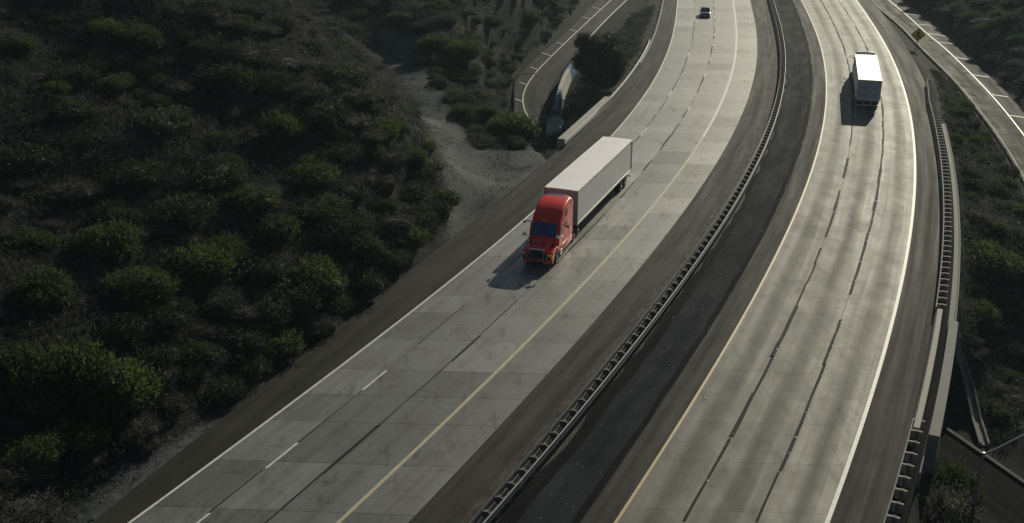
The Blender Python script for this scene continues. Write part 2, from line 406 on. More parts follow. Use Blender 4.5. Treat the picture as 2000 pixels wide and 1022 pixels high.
# ------------------------------------------------------------------ terrain
CP = []
def cp(px, py, z): p = g(px, py, z); CP.append((p.x, p.y, z))
BASE = [(-250,1260),(-80,1120),(80,1015),(200,950),(330,862),(430,795),(520,733),(640,655),(720,594),(800,520),(850,462),(878,405)]
RIDGE = [(590,0),(650,58),(700,102),(740,152),(790,212),(830,272),(860,342),(878,398)]
HS = 0.36
def base_row(px): return float(np.interp(px, [b[0] for b in BASE], [b[1] for b in BASE]))
def hill_pt(px, py):
    b = g(px, base_row(px), 0.25); t = (CAMH - g(px, py, 0).z) / math.hypot(*g(px, py, 0).xy)
    k = math.hypot(b.x, b.y)
    d = (CAMH - 0.25 + HS * k) / (t + HS)
    return CAMH - d * t
for bx, by in BASE: cp(bx, by, 0.25)
for px in range(-240, 880, 80):
    top = float(np.interp(px, [r[0] for r in RIDGE], [r[1] for r in RIDGE])) if px > 590 else -40
    b = base_row(px); n = 6 if px < 700 else 4
    for k in range(1, n + 1):
        py = b + (top - b) * k / n
        cp(px, py, hill_pt(px, py))
for x, y, z in [(905,330,.25),(885,270,.9),(850,205,1.7),(800,145,2.7),(745,108,3.3),(805,108,3.4),(900,400,.1),(960,360,.05),(1000,318,.1),(1050,292,0),(930,310,.3),
    (838,118,4.0),(880,155,3.2),(918,195,2.3),(958,230,1.3),(925,95,4.4),(960,165,1.2),(1000,250,.3),(1040,264,0),(955,280,.5),
    
    (1235,55,-.8),(1205,120,-1.8),(1150,155,-3.2),(1110,195,-4.6),(1150,205,-3.6),(1250,95,-.4),(1220,20,-.5),(1100,225,-5.6),
    (1862,210,-1.2),(1868,300,-2.0),(1905,300,-2.6),(1885,400,-2.6),(1955,405,-2.6),(1885,500,-3.2),(1965,500,-3.8),(1878,600,-4.4),(1960,620,-5.6),(2060,500,-3.0),
    (1930,720,-7.6),(1980,800,-8),(1850,930,-3.6),(1845,1010,-3.2),(1890,860,-8),(2080,700,-7.5),(1830,1100,-3.5),
    (1800,110,-.3),(1835,170,-.8),]:
    cp(x, y, z)
def cpd(px, py, d):
    a = g(px, py, CAMH - 5.0); k = math.hypot(a.x, a.y); CP.append((a.x / k * d, a.y / k * d, CAMH - 5.0 * d / k))
for px, py, d in [(720,50,146),(800,50,146),(900,50,147),(700,0,153),(800,0,153),(900,0,155),(960,20,156),(700,-80,166),(830,-80,167),(960,-80,172),(1000,50,162),(1085,30,186),(1060,0,180),(1060,-60,192),(1150,-60,232)]: cpd(px, py, d)
for x, y, z in [(1835,50,.2),(1900,50,1.8),(1960,100,1.2),(2000,60,3.6),(1940,0,4.6),(1850,0,2.6),(2020,170,.2),(2100,150,2.0),(2000,-60,8),(1850,-60,6),(2200,60,6),(2200,300,-.5)]: cp(x, y, z)
for y in list(range(24, 108, 7)) + list(range(136, 310, 12)):
    CP.append((float(L['Lo'](y)) - 0.8, y, -0.1))
for y in [26, 34, 42] + list(range(76, 310, 9)):
    CP.append((float(Kx(y)) + 0.9, y, -0.2))
for x, y, z in [(-60, 60, 22), (-70, 110, 27), (-80, 180, 30), (-60, 260, 34), (-45, 30, 9), (120, 60, -4), (130, 140, 6), (140, 200, 9), (95, 260, 8), (20, 290, 14), (60, 20, -8), (90, 40, -6), (-10, 260, 30)]:
    CP.append((x, y, z))
for p in lower_c:
    if p.y < 58: CP.append((p.x, p.y, p.z))
for px, py in RIDGE[:-1]:
    z = hill_pt(px, py); p = g(px, py, z); u = Vector((p.x, p.y)).normalized()
    for dd, dz in ((9, 0.42), (18, 0.62)): CP.append((p.x + u.x * dd, p.y + u.y * dd, max(z * (1 - dz), 1.2)))
for x, y, z in [(0, 109, 0.1), (-3, 112, 0.3), (3, 105, 0.0), (-6, 116, 0.5), (41, 60, -3.0), (46, 68, -2.2), (44, 50, -4.5), (52, 60, -2.5), (60, 50, -3)]: CP.append((x, y, z))  # last points raise an unseen right-hand bank to shade the underpass road
CP = np.array(CP)
def tps_fit(c):
    P_ = c[:, :2] / 50; n = len(P_)
    d = np.hypot(*(P_[:, None] - P_[None]).transpose(2, 0, 1)); K_ = np.where(d > 0, d * d * np.log(d + 1e-9), 0) + np.eye(n) * 4e-3
    Q = np.c_[np.ones(n), P_]; A_ = np.block([[K_, Q], [Q.T, np.zeros((3, 3))]])
    s = np.linalg.solve(A_, np.r_[c[:, 2], 0, 0, 0]); return P_, s[:n], s[n:]
TP, TW, TA = tps_fit(CP)
def tps(x, y):
    X = np.c_[np.ravel(x), np.ravel(y)] / 50; out = np.empty(len(X))
    for i in range(0, len(X), 4000):
        q = X[i:i + 4000]; d2 = ((q[:, None] - TP[None]) ** 2).sum(2)
        out[i:i + 4000] = np.where(d2 > 0, 0.5 * d2 * np.log(d2 + 1e-12), 0) @ TW + TA[0] + q @ TA[1:]
    return out.reshape(np.shape(x))
fx = np.arange(-72, 122, 0.85); fy = np.arange(18, 306, 0.95)
gx = np.r_[-900, -600, -400, -280, -200, -130, -95, fx, 150, 200, 300, 420, 600, 900]
gy = np.r_[-300, -200, -120, -50, -10, 8, fy, 330, 380, 450, 600, 900]
GX, GY = np.meshgrid(gx, gy)
GZ = tps(np.clip(GX, -85, 135), np.clip(GY, 20, 300))
outd = np.hypot(np.maximum(0, np.maximum(-85 - GX, GX - 135)), np.maximum(0, np.maximum(20 - GY, GY - 300)))
GZ = GZ + np.where(GX < 60, 1, 0.4) * 40 * (1 - np.exp(-outd / 400.0)) * (GY > 60)
nz = np.array([mnoise.fractal((x * 0.09, y * 0.09, 0.3), 1.0, 2.0, 4) for x, y in zip(GX.ravel(), GY.ravel())]).reshape(GX.shape)
nz2 = np.array([mnoise.noise((x * 0.4, y * 0.4, 5.3)) for x, y in zip(GX.ravel(), GY.ravel())]).reshape(GX.shape)
def sstep(t): t = np.clip(t, 0, 1); return t * t * (3 - 2 * t)
PXX, PYY = proj(GX, np.maximum(GY, 5), GZ)
def inpoly(px, py, poly):
    r = np.zeros(np.shape(px), bool); j = len(poly) - 1
    for i in range(len(poly)):
        xi, yi = poly[i]; xj, yj = poly[j]
        r ^= ((yi > py) != (yj > py)) & (px < (xj - xi) * (py - yi) / (yj - yi + 1e-9) + xi); j = i
    return r
POLY_TRACK = [(730,92),(822,100),(812,135),(850,170),(905,245),(920,290),(1010,292),(1088,282),(1098,300),(1000,385),(900,462),(800,540),(720,600),(640,660),(520,740),(430,800),(330,868),(200,960),(80,1040),(-50,1130),(150,1060),(330,930),(600,700),(870,490),(875,400),(862,320),(815,215),(770,150)]
POLY_TRACK_W = [tuple(g(x, y, 3.2 if y < 110 else (2.2 if y < 180 else (1.2 if y < 260 else 0.2)))[:2]) for x, y in POLY_TRACK]
xl0 = L['Lo'](GY)
gravel = inpoly(GX, GY, POLY_TRACK_W)
gsm = gravel.astype(float)
for _ in range(8): gsm = (gsm + np.roll(gsm, 1, 0) + np.roll(gsm, -1, 0) + np.roll(gsm, 1, 1) + np.roll(gsm, -1, 1)) / 5
gsm = np.clip(1.6 * gsm, 0, 1)
GZ = GZ + (0.06 + (1 - gsm) * (0.3 + 0.5 * np.clip((xl0 - 6 - GX) / 8, 0, 1))) * nz + (0.04 + 0.16 * (1 - gsm)) * nz2
GZ = GZ + (1 - gsm) * np.clip((xl0 - 5 - GX) / 12, 0, 1) * 2.6 * np.array([mnoise.noise((0.085 * (0.37 * x + 0.93 * y), 0.03 * (0.93 * x - 0.37 * y), 8.1)) for x, y in zip(GX.ravel(), GY.ravel())]).reshape(GX.shape)
# freeway corridor
xl, xr = L['Lo'](GY), Kx(GY)
bridgeL = (GY > 108) & (GY < 134); bridgeR = (GY > 50) & (GY < 70)
dl_, dr_ = xl - GX, GX - xr
inside = (dl_ < 0) & (dr_ < 0)
lowd = np.full(GX.shape, 1e9); lowz = np.zeros(GX.shape)
def corridor(pts, hw_in):
    d = np.full(GX.shape, 1e9); z = np.zeros(GX.shape)
    for p in pts:
        q = np.hypot(GX - p.x, GY - p.y); s_ = q < d; d[s_] = q[s_]; z[s_] = p.z
    return d, z
tL = sstep(dl_ / 3.0); tR = sstep(dr_ / 2.6)
GZ = np.where((dl_ >= 0) & (dl_ < 3.0) & ~bridgeL, (-0.07) * (1 - tL) + GZ * tL, GZ)
GZ = np.where((dr_ >= 0) & (dr_ < 2.6) & ~bridgeR, (-0.12) * (1 - tR) + GZ * tR, GZ)
GZ = np.where(inside, np.minimum(GZ, -0.6), GZ)
for ea, eb in ((rl_in, rl_out), (rr_in, rr_out)):
    c_ = []; 
    for i in range(len(ea) - 1):
        for k in range(3): c_.append((ea[i].lerp(ea[i + 1], k / 3) + eb[i].lerp(eb[i + 1], k / 3)) / 2)
    hw = np.mean([(a - b).length for a, b in zip(ea, eb)]) / 2
    d, z = corridor(c_, hw)
    wb = 6.5 if ea is rl_in else 3.0
    t = sstep((d - hw - 0.5) / wb)
    GZ = np.where((d < hw + 0.5 + wb) & ~inside & ((dl_ > 3.0) | (d < hw + 3.5)), (z - 0.22) * (1 - t) + GZ * t, GZ)
d, z = corridor(lower_c, LOW_HW); t = sstep((d - LOW_HW - 1.0) / 4.0)
GZ = np.where(d < LOW_HW + 5.0, np.minimum(GZ, (z - 0.22) * (1 - t) + np.minimum(GZ, 2) * t), GZ)
def ground_z(x, y):
    x = np.asarray(x, float); y = np.asarray(y, float)
    i = np.clip(np.searchsorted(gx, x) - 1, 0, len(gx) - 2); j = np.clip(np.searchsorted(gy, y) - 1, 0, len(gy) - 2)
    a = (x - gx[i]) / (gx[i + 1] - gx[i]); b = (y - gy[j]) / (gy[j + 1] - gy[j])
    return (GZ[j, i] * (1 - a) + GZ[j, i + 1] * a) * (1 - b) + (GZ[j + 1, i] * (1 - a) + GZ[j + 1, i + 1] * a) * b
def at_px(px, py, dmin=30.0, dmax=320.0):
    """walk the pixel's ray until it meets the terrain"""
    a = g(px, py, CAMH - 5.0); dr = Vector((a.x, a.y, -5.0)); dr /= math.hypot(a.x, a.y)
    ds = np.arange(dmin, dmax, 0.4)
    x, y, zz = dr.x * ds, dr.y * ds, CAMH + dr.z * ds
    h = ground_z(x, y); k = np.argmax(zz < h)
    if zz[k] >= h[k]: return None
    return Vector((x[k], y[k], h[k]))

m, n, b = newmat('hill_soil')
geo = N(n, 'ShaderNodeNewGeometry').outputs['Position']
at = N(n, 'ShaderNodeAttribute', attribute_name='gravel').outputs['Fac']
n1 = noise_node(n, geo, 0.22, 6, 0.65); n2 = noise_node(n, geo, 2.6, 6, 0.75); n3 = noise_node(n, geo, 11, 3, 0.7)
soil = mixcol(n, mapr(n, n1, 0.35, 0.65, 0, 1), (0.012, 0.0145, 0.0155), (0.026, 0.027, 0.026))
soil = scalecol(n, soil, mapr(n, n2, 0.25, 0.75, 0.5, 1.5))
grv = mixcol(n, mapr(n, n1, 0.3, 0.72, 0, 1), (0.034, 0.039, 0.044), (0.118, 0.122, 0.122))
grv = scalecol(n, grv, mapr(n, n3, 0.25, 0.75, 0.75, 1.25)); grv = scalecol(n, grv, mapr(n, n2, 0.25, 0.75, 0.6, 1.4))
ad = N(n, 'ShaderNodeMath', operation='ADD'); n.links.new(at, ad.inputs[0]); n.links.new(mapr(n, n2, 0.3, 0.7, -0.3, 0.3), ad.inputs[1])
n.links.new(mixcol(n, mapr(n, ad.outputs[0], 0.3, 0.7, 0, 1), soil, grv), b.inputs['Base Color'])
b.inputs['Roughness'].default_value = 0.95; b.inputs['Specular IOR Level'].default_value = 0.1
bump(n, b, n2, 0.5, 0.08)
M['soil'] = m
vs = np.c_[GX.ravel(), GY.ravel(), GZ.ravel()]
nx, ny = len(gx), len(gy)
idx = np.arange(nx * ny).reshape(ny, nx)
fs = np.c_[idx[:-1, :-1].ravel(), idx[:-1, 1:].ravel(), idx[1:, 1:].ravel(), idx[1:, :-1].ravel()]
terr = mesh_obj('terrain', vs.tolist(), fs.tolist(), M['soil'], smooth=True)
att = terr.data.attributes.new('gravel', 'FLOAT', 'POINT')
gs = gravel.astype(float)
for _ in range(2):
    gs = (gs + np.roll(gs, 1, 0) + np.roll(gs, -1, 0) + np.roll(gs, 1, 1) + np.roll(gs, -1, 1)) / 5
att.data.foreach_set('value', gs.ravel().astype(np.float32))
tag(terr, 'dark brush covered hills and ground around the freeway', None, None, 'structure')

# ------------------------------------------------------------------ freeway: roadbed, shoulders, slabs, markings
rb = strip('roadbed', L['Lo'], Kx, Y0, Y1, -0.09, M['conc_dk'], cols=12, thick=1.3); tag(rb, kind='structure')
tag(strip('shoulder_outer', L['Lo'], L['A'], Y0, Y1, -0.012, M['asph_l'], cols=6, jag=0.0), kind='structure')
GRV = lambda y: L['E1'](y) - 0.75
tag(strip('shoulder_inner', L['D'], GRV, Y0, Y1, -0.012, M['asph_i'], cols=6), kind='structure')
tag(strip('gravel_strip', lambda y: L['E1'](y) - 1.05, lambda y: L['E2'](y) + 0.1, Y0, Y1, -0.004, M['gravel_strip'], step=1.0, jag=0.5), kind='structure')
tag(strip('rail_shade_strip', lambda y: L['E1'](y) + 0.1, lambda y: L['E2'](y) + 0.05, Y0, Y1, 0.003, M['asph_d'], step=1.0), kind='structure')  # black strip paints the shade between the two median rails
tag(strip('rail_shade_strip', lambda y: Kx(y) - 0.05, lambda y: Kx(y) + 1.0, Y0, 136, 0.0, M['asph_d'], step=1.0, thick=0.3), kind='structure')  # dark strip paints the shade under and behind the right guardrail
tag(strip('median_strip', lambda y: L['E2'](y) + 0.05, L['Fm'], Y0, Y1, -0.016, M['asph_m'], cols=6), kind='structure')
eo = strip('median_edge', lambda y: L['E2'](y) + 0.1, lambda y: L['E2'](y) + 0.1 + 0.95 * np.clip((150 - y) / 90, 0.25, 1), Y0, 190, -0.010, M['asph_d'], step=1.0, jag=0.25); tag(eo, kind='structure')  # ragged darker strip right of the median rail, narrower with distance
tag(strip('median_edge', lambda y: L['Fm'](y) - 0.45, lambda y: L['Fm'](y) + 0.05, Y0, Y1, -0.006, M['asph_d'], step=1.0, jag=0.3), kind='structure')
tag(strip('shoulder_inner', L['Fm'], L['G'], Y0, Y1, -0.002, M['asph_i'], cols=4, jag=0.12), kind='structure')
tag(strip('shoulder_outer', L['J'], Kx, Y0, Y1, -0.012, M['asph_r'], cols=6), kind='structure')

def joints(seed):
    r = random.Random(seed); y = Y0 + r.random(); out = [y]; pat = [3.1, 4.3, 4.1, 3.0]; k = 0
    while y < 215: y += pat[k % 4] * r.uniform(0.97, 1.03); out.append(y); k += 1
    return out
def sk(x, xr_): return -0.055 * (x - xr_)
def tone(base, f): return (base[0] * f, base[1] * f, base[2] * f, 1)
def carriageway(name, keys, mat, seed, base, tonef, refkey, gj=0.011):
    root = strip(name, off(L[keys[0]], 0.02), off(L[keys[-1]], -0.02), Y0, Y1, -0.05, M['base'], cols=6); tag(root, kind='structure')
    js = joints(seed); r = random.Random(seed + 1)
    for li in range(len(keys) - 1):
        fa, fb = L[keys[li]], L[keys[li + 1]]
        for k in range(len(js) - 1):
            y0, y1 = js[k], js[k + 1]
            vs, uv, fs = [], [], []; ns = 2; nc = 2
            for i in range(ns + 1):
                for c in range(nc + 1):
                    yb = y0 + gj + (y1 - y0 - 2 * gj) * i / ns
                    xa, xb = float(fa(yb)), float(fb(yb)); x = xa + (xb - xa) * c / nc
                    y = yb + sk(x, float(L[refkey](yb)))
                    xa, xb = float(fa(y)) + 0.012, float(fb(y)) - 0.012
                    vs.append((xa + (xb - xa) * c / nc, y, 0.0)); uv.append((c / nc, y + li * 37))
            q = nc + 1
            for i in range(ns):
                for c in range(nc): fs.append((i * q + c, i * q + c + 1, (i + 1) * q + c + 1, (i + 1) * q + c))
            ring = [0, 1, 2, 5, 8, 7, 6, 3]; bb = len(vs)
            for v in ring: vs.append((vs[v][0], vs[v][1], -0.07)); uv.append(uv[v])
            for i in range(8): fs.append((ring[i], bb + i, bb + (i + 1) % 8, ring[(i + 1) % 8]))
            o = mesh_obj('slab', vs, fs, mat, root, uvs=uv)
            o.color = tone(base, tonef(li, (y0 + y1) / 2, r))
    # far continuation beyond the separate slabs
    far = strip('slab', L[keys[0]], L[keys[-1]], js[-1] + 0.5, Y1, -0.002, mat, root, cols=4); far.color = tone(base, 1.0)
    return root
def tone_l(li, y, r):
    f = r.uniform(0.8, 1.16)
    if r.random() < 0.2: f *= r.choice((0.76, 1.25))
    if li == 0: f *= 0.98 if y < 76 else 1.12
    if li == 1: f *= 0.86 if y < 92 else (1.14 if y < 126 else 1.0)
    if li == 2: f *= 0.84 if y < 112 else (1.1 if 120 < y < 126 else 0.95)
    if li == 3: f *= 0.84 if y < 130 else 0.9
    return f
def tone_r(li, y, r):
    f = r.uniform(0.94, 1.06)
    return f * (0.96, 0.95, 1.05)[li]
cl = carriageway('carriageway', ['A', 'B', 'B2', 'C', 'D'], M['conc_l'], 11, (0.126, 0.132, 0.120), tone_l, 'C')
cr_ = carriageway('carriageway', ['G', 'Hh', 'I', 'J'], M['conc_r'], 23, (0.122, 0.123, 0.104), tone_r, 'G', 0.006)

def line_strip(name, key, dx, wd, ya, yb, mat, parent, z=0.005, step=1.5, jag=0.0):
    return strip(name, lambda y: L[key](y) + dx - wd / 2, lambda y: L[key](y) + dx + wd / 2, ya, yb, z, mat, parent, step=step, cols=1, jag=jag)
line_strip('edge_line', 'A', 0.03, 0.17, Y0, Y1, M['white'], cl)
line_strip('edge_line', 'C', 0.0, 0.24, Y0, 112, M['yellow_pale'], cl)
line_strip('edge_line', 'C', 0.0, 0.30, 112, Y1, M['white'], cl)
line_strip('edge_line', 'G', 0.0, 0.17, Y0, Y1, M['yellow'], cr_)
line_strip('edge_line', 'J', -0.02, 0.24, Y0, Y1, M['white'], cr_)
rr_ = random.Random(5)
def seals(key, parent, wmin, wmax, p):
    y = Y0
    while y < 212:
        l = rr_.uniform(2.2, 6.5)
        if rr_.random() < p: line_strip('joint_seal', key, rr_.uniform(-0.05, 0.05), rr_.uniform(wmin, wmax), y, y + l, M['tar'], parent, z=0.004, step=0.5, jag=0.06)
        y += l + rr_.uniform(-0.2, 0.2)
seals('B', cl, 0.07, 0.13, 0.8); seals('B2', cl, 0.08, 0.2, 0.75);
seals('Hh', cr_, 0.14, 0.30, 0.92); seals('I', cr_, 0.14, 0.30, 0.92)
# painted dashes of the left carriageway
for px, py, ln_ in ((330, 1062, 2.4), (517, 915, 2.5), (707, 762, 2.5), (1251, 265, 3.4), (1303, 189, 3.0), (1344, 110, 3.0), (1355, 40, 3.0)):
    y = g(px, py)[1]; line_strip('lane_dash', 'B', 0.04, 0.14, y, y + ln_, M['white'], cl, z=0.009)
for py in (215, 150, 118, 90, 70, 50, 36, 24, 12):
    y = g(1390, py)[1]; line_strip('lane_dash', 'B2', 0.05, 0.14, y, y + 2.0, M['white'], cl, z=0.009)
# raised markers on the right carriageway's lane lines and along its yellow line
mk = MB(); mk.loft([[(0.075 * s_ * math.cos(a), 0.075 * s_ * math.sin(a), z_) for a in np.linspace(0, 2 * math.pi, 9)[:-1]] for s_, z_ in ((1, 0), (0.8, 0.02), (0.35, 0.032))])
mk0 = mk.build('pavement_marker', M['marker'], cr_)
first = True
for key, st, p, dx in (('Hh', 1.1, 0.55, 0.1), ('I', 1.2, 0.5, 0.1), ('G', 2.4, 0.5, 0.5)):
    y = 34.0
    while y < 205:
        if rr_.random() < p * (0.45 + 0.55 * min(1, max(0, (y - 45) / 60))):
            o = mk0 if first else mk0.copy()
            if not first: COL.objects.link(o)
            first = False
            o.location = (float(L[key](y)) + dx + rr_.uniform(-0.08, 0.08), y, 0.003); sc = rr_.uniform(0.4, 0.9); o.scale = (sc, sc, 1)
        y += st * rr_.uniform(0.6, 1.5)
# loose chips on the right carriageway and the median
dv, df = [], []
for _ in range(520):
    y = 36 + 165 * rr_.random() ** 0.9
    u = rr_.random(); xa, xb = (float(L['G'](y)), float(L['J'](y))) if u < 0.72 else (float(L['E2'](y)) + 0.5, float(L['Fm'](y)))
    x = xa + (xb - xa) * rr_.random(); r_ = rr_.uniform(0.015, 0.05); a = rr_.uniform(0, 6.28); b0 = len(dv)
    for k in range(4): dv.append((x + r_ * math.cos(a + k * 1.57) * rr_.uniform(.6, 1.2), y + r_ * math.sin(a + k * 1.57), 0.002))
    dv.append((x, y, 0.002 + r_ * 0.5)); df += [(b0 + k, b0 + (k + 1) % 4, b0 + 4) for k in range(4)]
tag(mesh_obj('road_debris', dv, df, M['marker']), 'pale stone chips scattered over the right carriageway and median', 'debris', kind='stuff')

# ------------------------------------------------------------------ ramps
rampl = band('ramp_road', rl_ln, rl_in, 0.0, M['asph_ramp']); tag(rampl, kind='structure')
rampls = band('ramp_shoulder', rl_out, rl_ln, -0.004, M['asph_hatch']); tag(rampls, kind='structure')
rampr = band('ramp_road', rr_in, rr_ln, 0.0, None); tag(rampr, kind='structure')
M['conc_ramp'] = concrete_mat('ramp_concrete', (0.8, 1.1, 0.95, 0.75, 0.95, 1.1, 0.95), 0.8, 0.1)
rampr.data.materials.append(M['conc_ramp']); rampr.color = (0.125, 0.123, 0.102, 1)
uvl = rampr.data.uv_layers['road'].data
for d_ in uvl: d_.uv = (d_.uv[0] / 4.2, d_.uv[1])
ramprs = band('ramp_shoulder', rr_ln, rr_out, -0.004, M['asph_hatch']); tag(ramprs, kind='structure')
def off_edge(ea, eb, wd, side=0.0):
    out = []
    for a, b_ in zip(ea, eb):
        d_ = (b_ - a).normalized(); out.append(a + d_ * (side + wd))
    return out
for root, ea, eb, wd in ((rampl, rl_ln, rl_in, 0.2), (rampr, rr_ln, rr_in, 0.16)):
    band('edge_line', off_edge(ea, eb, -wd / 2), off_edge(ea, eb, wd / 2), 0.006, M['white'], root, cols=1)
band('edge_line', off_edge(rl_in, rl_ln, 0.15)[:34], off_edge(rl_in, rl_ln, 0.38)[:34], 0.006, M['white'], rampl, cols=1)
band('edge_line', off_edge(rr_in, rr_ln, 0.25), off_edge(rr_in, rr_ln, 0.38), 0.006, M['white_worn'], rampr, cols=1)
def line_z(ln, p):
    k = min(range(1, len(ln) - 1), key=lambda i: (ln[i].x - p.x) ** 2 + (ln[i].y - p.y) ** 2); t = ln[k + 1] - ln[k - 1]
    return ln[k].z + ((p.x - ln[k].x) * t.x + (p.y - ln[k].y) * t.y) / (t.x ** 2 + t.y ** 2) * t.z
def hatch(px0, px1, zf, parent, wd=0.22, ln=None):
    a, b_ = g(px0[0], px0[1], zf(px0[1])), g(px1[0], px1[1], zf(px0[1])); t = (b_ - a).normalized(); nrm = Vector((-t.y, t.x, 0)) * wd
    vs = []
    for i in range(5):
        p = a.lerp(b_, i / 4); p.z = line_z(ln, p); vs += [p + nrm / 2 + Vector((0, 0, 0.03)), p - nrm / 2 + Vector((0, 0, 0.03))]
    mesh_obj('hatch_line', vs, [(2 * i, 2 * i + 1, 2 * i + 3, 2 * i + 2) for i in range(4)], M['white'], parent)
for x0, y0, x1, y1 in [(705,48,760,60),(637,115,690,128),(555,200,607,213),(467,288,517,300),(367,357,437,377),(292,452,347,467),(218,553,272,567),(190,665,238,678),(200,782,285,798)]:
    hatch((950 + x1 * .2935, y1 * .2935), (950 + x0 * .2935, y0 * .2935), zr_left, rampls, ln=rl_ln)
for x0, y0, x1, y1 in [(240,45,365,57),(355,140,490,152),(480,245,620,257),(575,335,755,362),(680,425,838,440),(830,570,1000,600),(1020,748,1180,772),(1200,945,1370,968),(1390,1155,1540,1175)]:
    hatch((1700 + x0 * .1957, y0 * .1957), (1700 + x1 * .1957, y1 * .1957), zr_right, ramprs, ln=rr_ln)
# underpass road
la, lb = [], []
for i, p in enumerate(lower_c):
    t = (lower_c[min(i + 1, len(lower_c) - 1)] - lower_c[max(i - 1, 0)]).normalized(); nr = Vector((t.y, -t.x, 0))
    la.append(p - nr * LOW_HW); lb.append(p + nr * LOW_HW)
lowr = band('underpass_road', la, lb, -0.02, M['asph_d']); tag(lowr, kind='structure')  # near-black surface carries the shade lying on this road
kb = MB()
for e, sgn in ((la, 1), (lb, -1)):
    for i in range(len(e) - 1):
        a, b_ = e[i], e[i + 1]; t = (b_ - a); nr = Vector((t.y, -t.x, 0)).normalized() * sgn
        q = [a, a - nr * 0.3, b_ - nr * 0.3, b_]
        kb.add([v + Vector((0, 0, -0.15)) for v in q] + [v + Vector((0, 0, 0.13)) for v in q], [(0, 1, 5, 4), (4, 5, 6, 7), (3, 2, 6, 7), (0, 4, 7, 3), (1, 2, 6, 5)])
kb.build('kerb', M['base'], lowr)

# ------------------------------------------------------------------ guardrails and barriers
WPROF = [(0.0, -0.20), (0.055, -0.16), (0.055, -0.11), (0.0, -0.055), (0.0, 0.055), (0.055, 0.11), (0.055, 0.16), (0.0, 0.20)]
def path_frames(f, ya, yb, step):
    n_ = max(1, int(round((yb - ya) / step))); out = []
    for i in range(n_ + 1):
        y = ya + (yb - ya) * i / n_; x = float(f(y)); dx = float(f(y + 0.05)) - float(f(y - 0.05))
        t = Vector((dx, 0.1, 0)).normalized(); out.append((Vector((x, y, 0)), t, Vector((t.y, -t.x, 0))))
    return out
def beam(name, f, ya, yb, face, zc, parent, mat, step=2.0):
    """W-section beam swept along the line; face +1 = right side is the face"""
    mb = MB(); rings = []
    for p, t, nr in path_frames(f, ya, yb, step):
        prof = [(a + 0.004, h) for a, h in WPROF] + [(a - 0.012, h) for a, h in reversed(WPROF)]
        rings.append([p + nr * (a * face) + Vector((0, 0, zc + h)) for a, h in prof])
    mb.loft(rings); return mb.build(name, mat, parent)
def z_at(p): return 0.0
post_m = MB().box((0, 0, 0.36), (0.18, 0.20, 0.76)).build('post', M['wood'])
block2 = MB().box((0, 0, 0.52), (0.46, 0.12, 0.30)).build('spacer_block', M['wood'])
block1 = MB().box((-0.04, 0, 0.60), (0.62, 0.13, 0.24)).build('spacer_block', M['block'])
protos = [post_m, block2, block1]
def place_copy(src, parent, p, t, z=0.0):
    o = src.copy(); COL.objects.link(o); o.parent = parent
    o.location = (p.x, p.y, z + p.z); o.rotation_euler = (0, 0, math.atan2(t.y, t.x) - math.pi / 2); return o
# median: rails on both sides of one row of posts
med = empty('guardrail', (0, 0, 0)); tag(med, 'long double sided steel guardrail on posts curving along the median', 'guardrail')
mc = lambda y: (L['E1'](y) + L['E2'](y)) / 2
beam('rail', lambda y: L['E1'](y) + 0.02, Y0, 230, -1, 0.54, med, M['steel'])
beam('rail', lambda y: L['E2'](y) - 0.02, Y0, 230, 1, 0.54, med, M['steel'])
for p, t, nr in path_frames(mc, Y0 + 0.5, 208, 1.2):
    place_copy(post_m, med, p, t); place_copy(block2, med, p, t)
def side_rail(label, ya, yb, f=Kx, sgn=1):
    r0 = empty('guardrail', (0, 0, 0)); tag(r0, label, 'guardrail')
    beam('rail', lambda y: f(y) + 0.03 * sgn, ya, yb, -sgn, 0.54, r0, M['steel'])
    for p, t, nr in path_frames(lambda y: f(y) + 0.42 * sgn, ya + 0.4, yb - 0.2, 1.1):
        place_copy(post_m, r0, p, t); o = place_copy(block1, r0, p, t)
    return r0
yk = lambda px: g(*px, 0.72)[1]
YA, YB = yk((1828, 603)), yk((1787, 812))          # right bridge barrier: far and near ends
side_rail('steel guardrail on wooden posts along the right shoulder beyond the bridge', YA + 0.3, 136.5)
side_rail('steel guardrail on wooden posts at bottom right behind the bushy shrub', Y0 + 2, YB - 0.3)
# concrete drainage dike behind the right guardrail
mb = MB(); rings = []
for p, t, nr in path_frames(Kx, YA - 1, 118, 2.0):
    p = p + nr * 0.85; rings.append([p + nr * a + Vector((0, 0, h)) for a, h in ((0, -0.4), (0, -0.03), (0.05, 0.0), (0.42, -0.04), (0.5, 0.03), (0.56, 0.02), (0.58, -0.5))])
mb.loft(rings); tag(mb.build('drainage_dike', M['conc_dk']), 'low concrete drainage dike behind the right shoulder guardrail', 'dike')
# right bridge: front barrier and outer parapet
def wall_along(name, f, ya, yb, prof, mat, label, cat, step=1.5):
    mb = MB(); rings = []
    for p, t, nr in path_frames(f, ya, yb, step): rings.append([p + nr * a + Vector((0, 0, h)) for a, h in prof])
    mb.loft(rings); o = mb.build(name, mat); 
    return tag(o, label, cat)
wall_along('bridge_barrier', Kx, YB - 1.2, YA, [(-0.05, -0.3), (0.0, 0.3), (0.12, 0.74), (0.16, 0.76), (0.42, 0.76), (0.46, 0.74), (0.46, -0.3)], M['conc'], 'pale concrete bridge barrier between the right guardrails', 'barrier')
wall_along('bridge_parapet', Kx, YB - 1.2, YA - 1.0, [(0.95, -1.9), (0.95, 0.48), (0.98, 0.5), (1.5, 0.5), (1.53, 0.48), (1.53, -1.9)], M['conc_dk'], 'outer concrete bridge parapet above the dark underpass', 'parapet')
deckr = wall_along('bridge_deck_edge', Kx, YB - 4, YA + 2, [(-0.3, -1.5), (-0.3, -0.12), (0.97, -0.12), (0.97, -1.5)], M['conc_dk'], 'concrete edge beam carrying the right bridge barrier', 'edge beam')
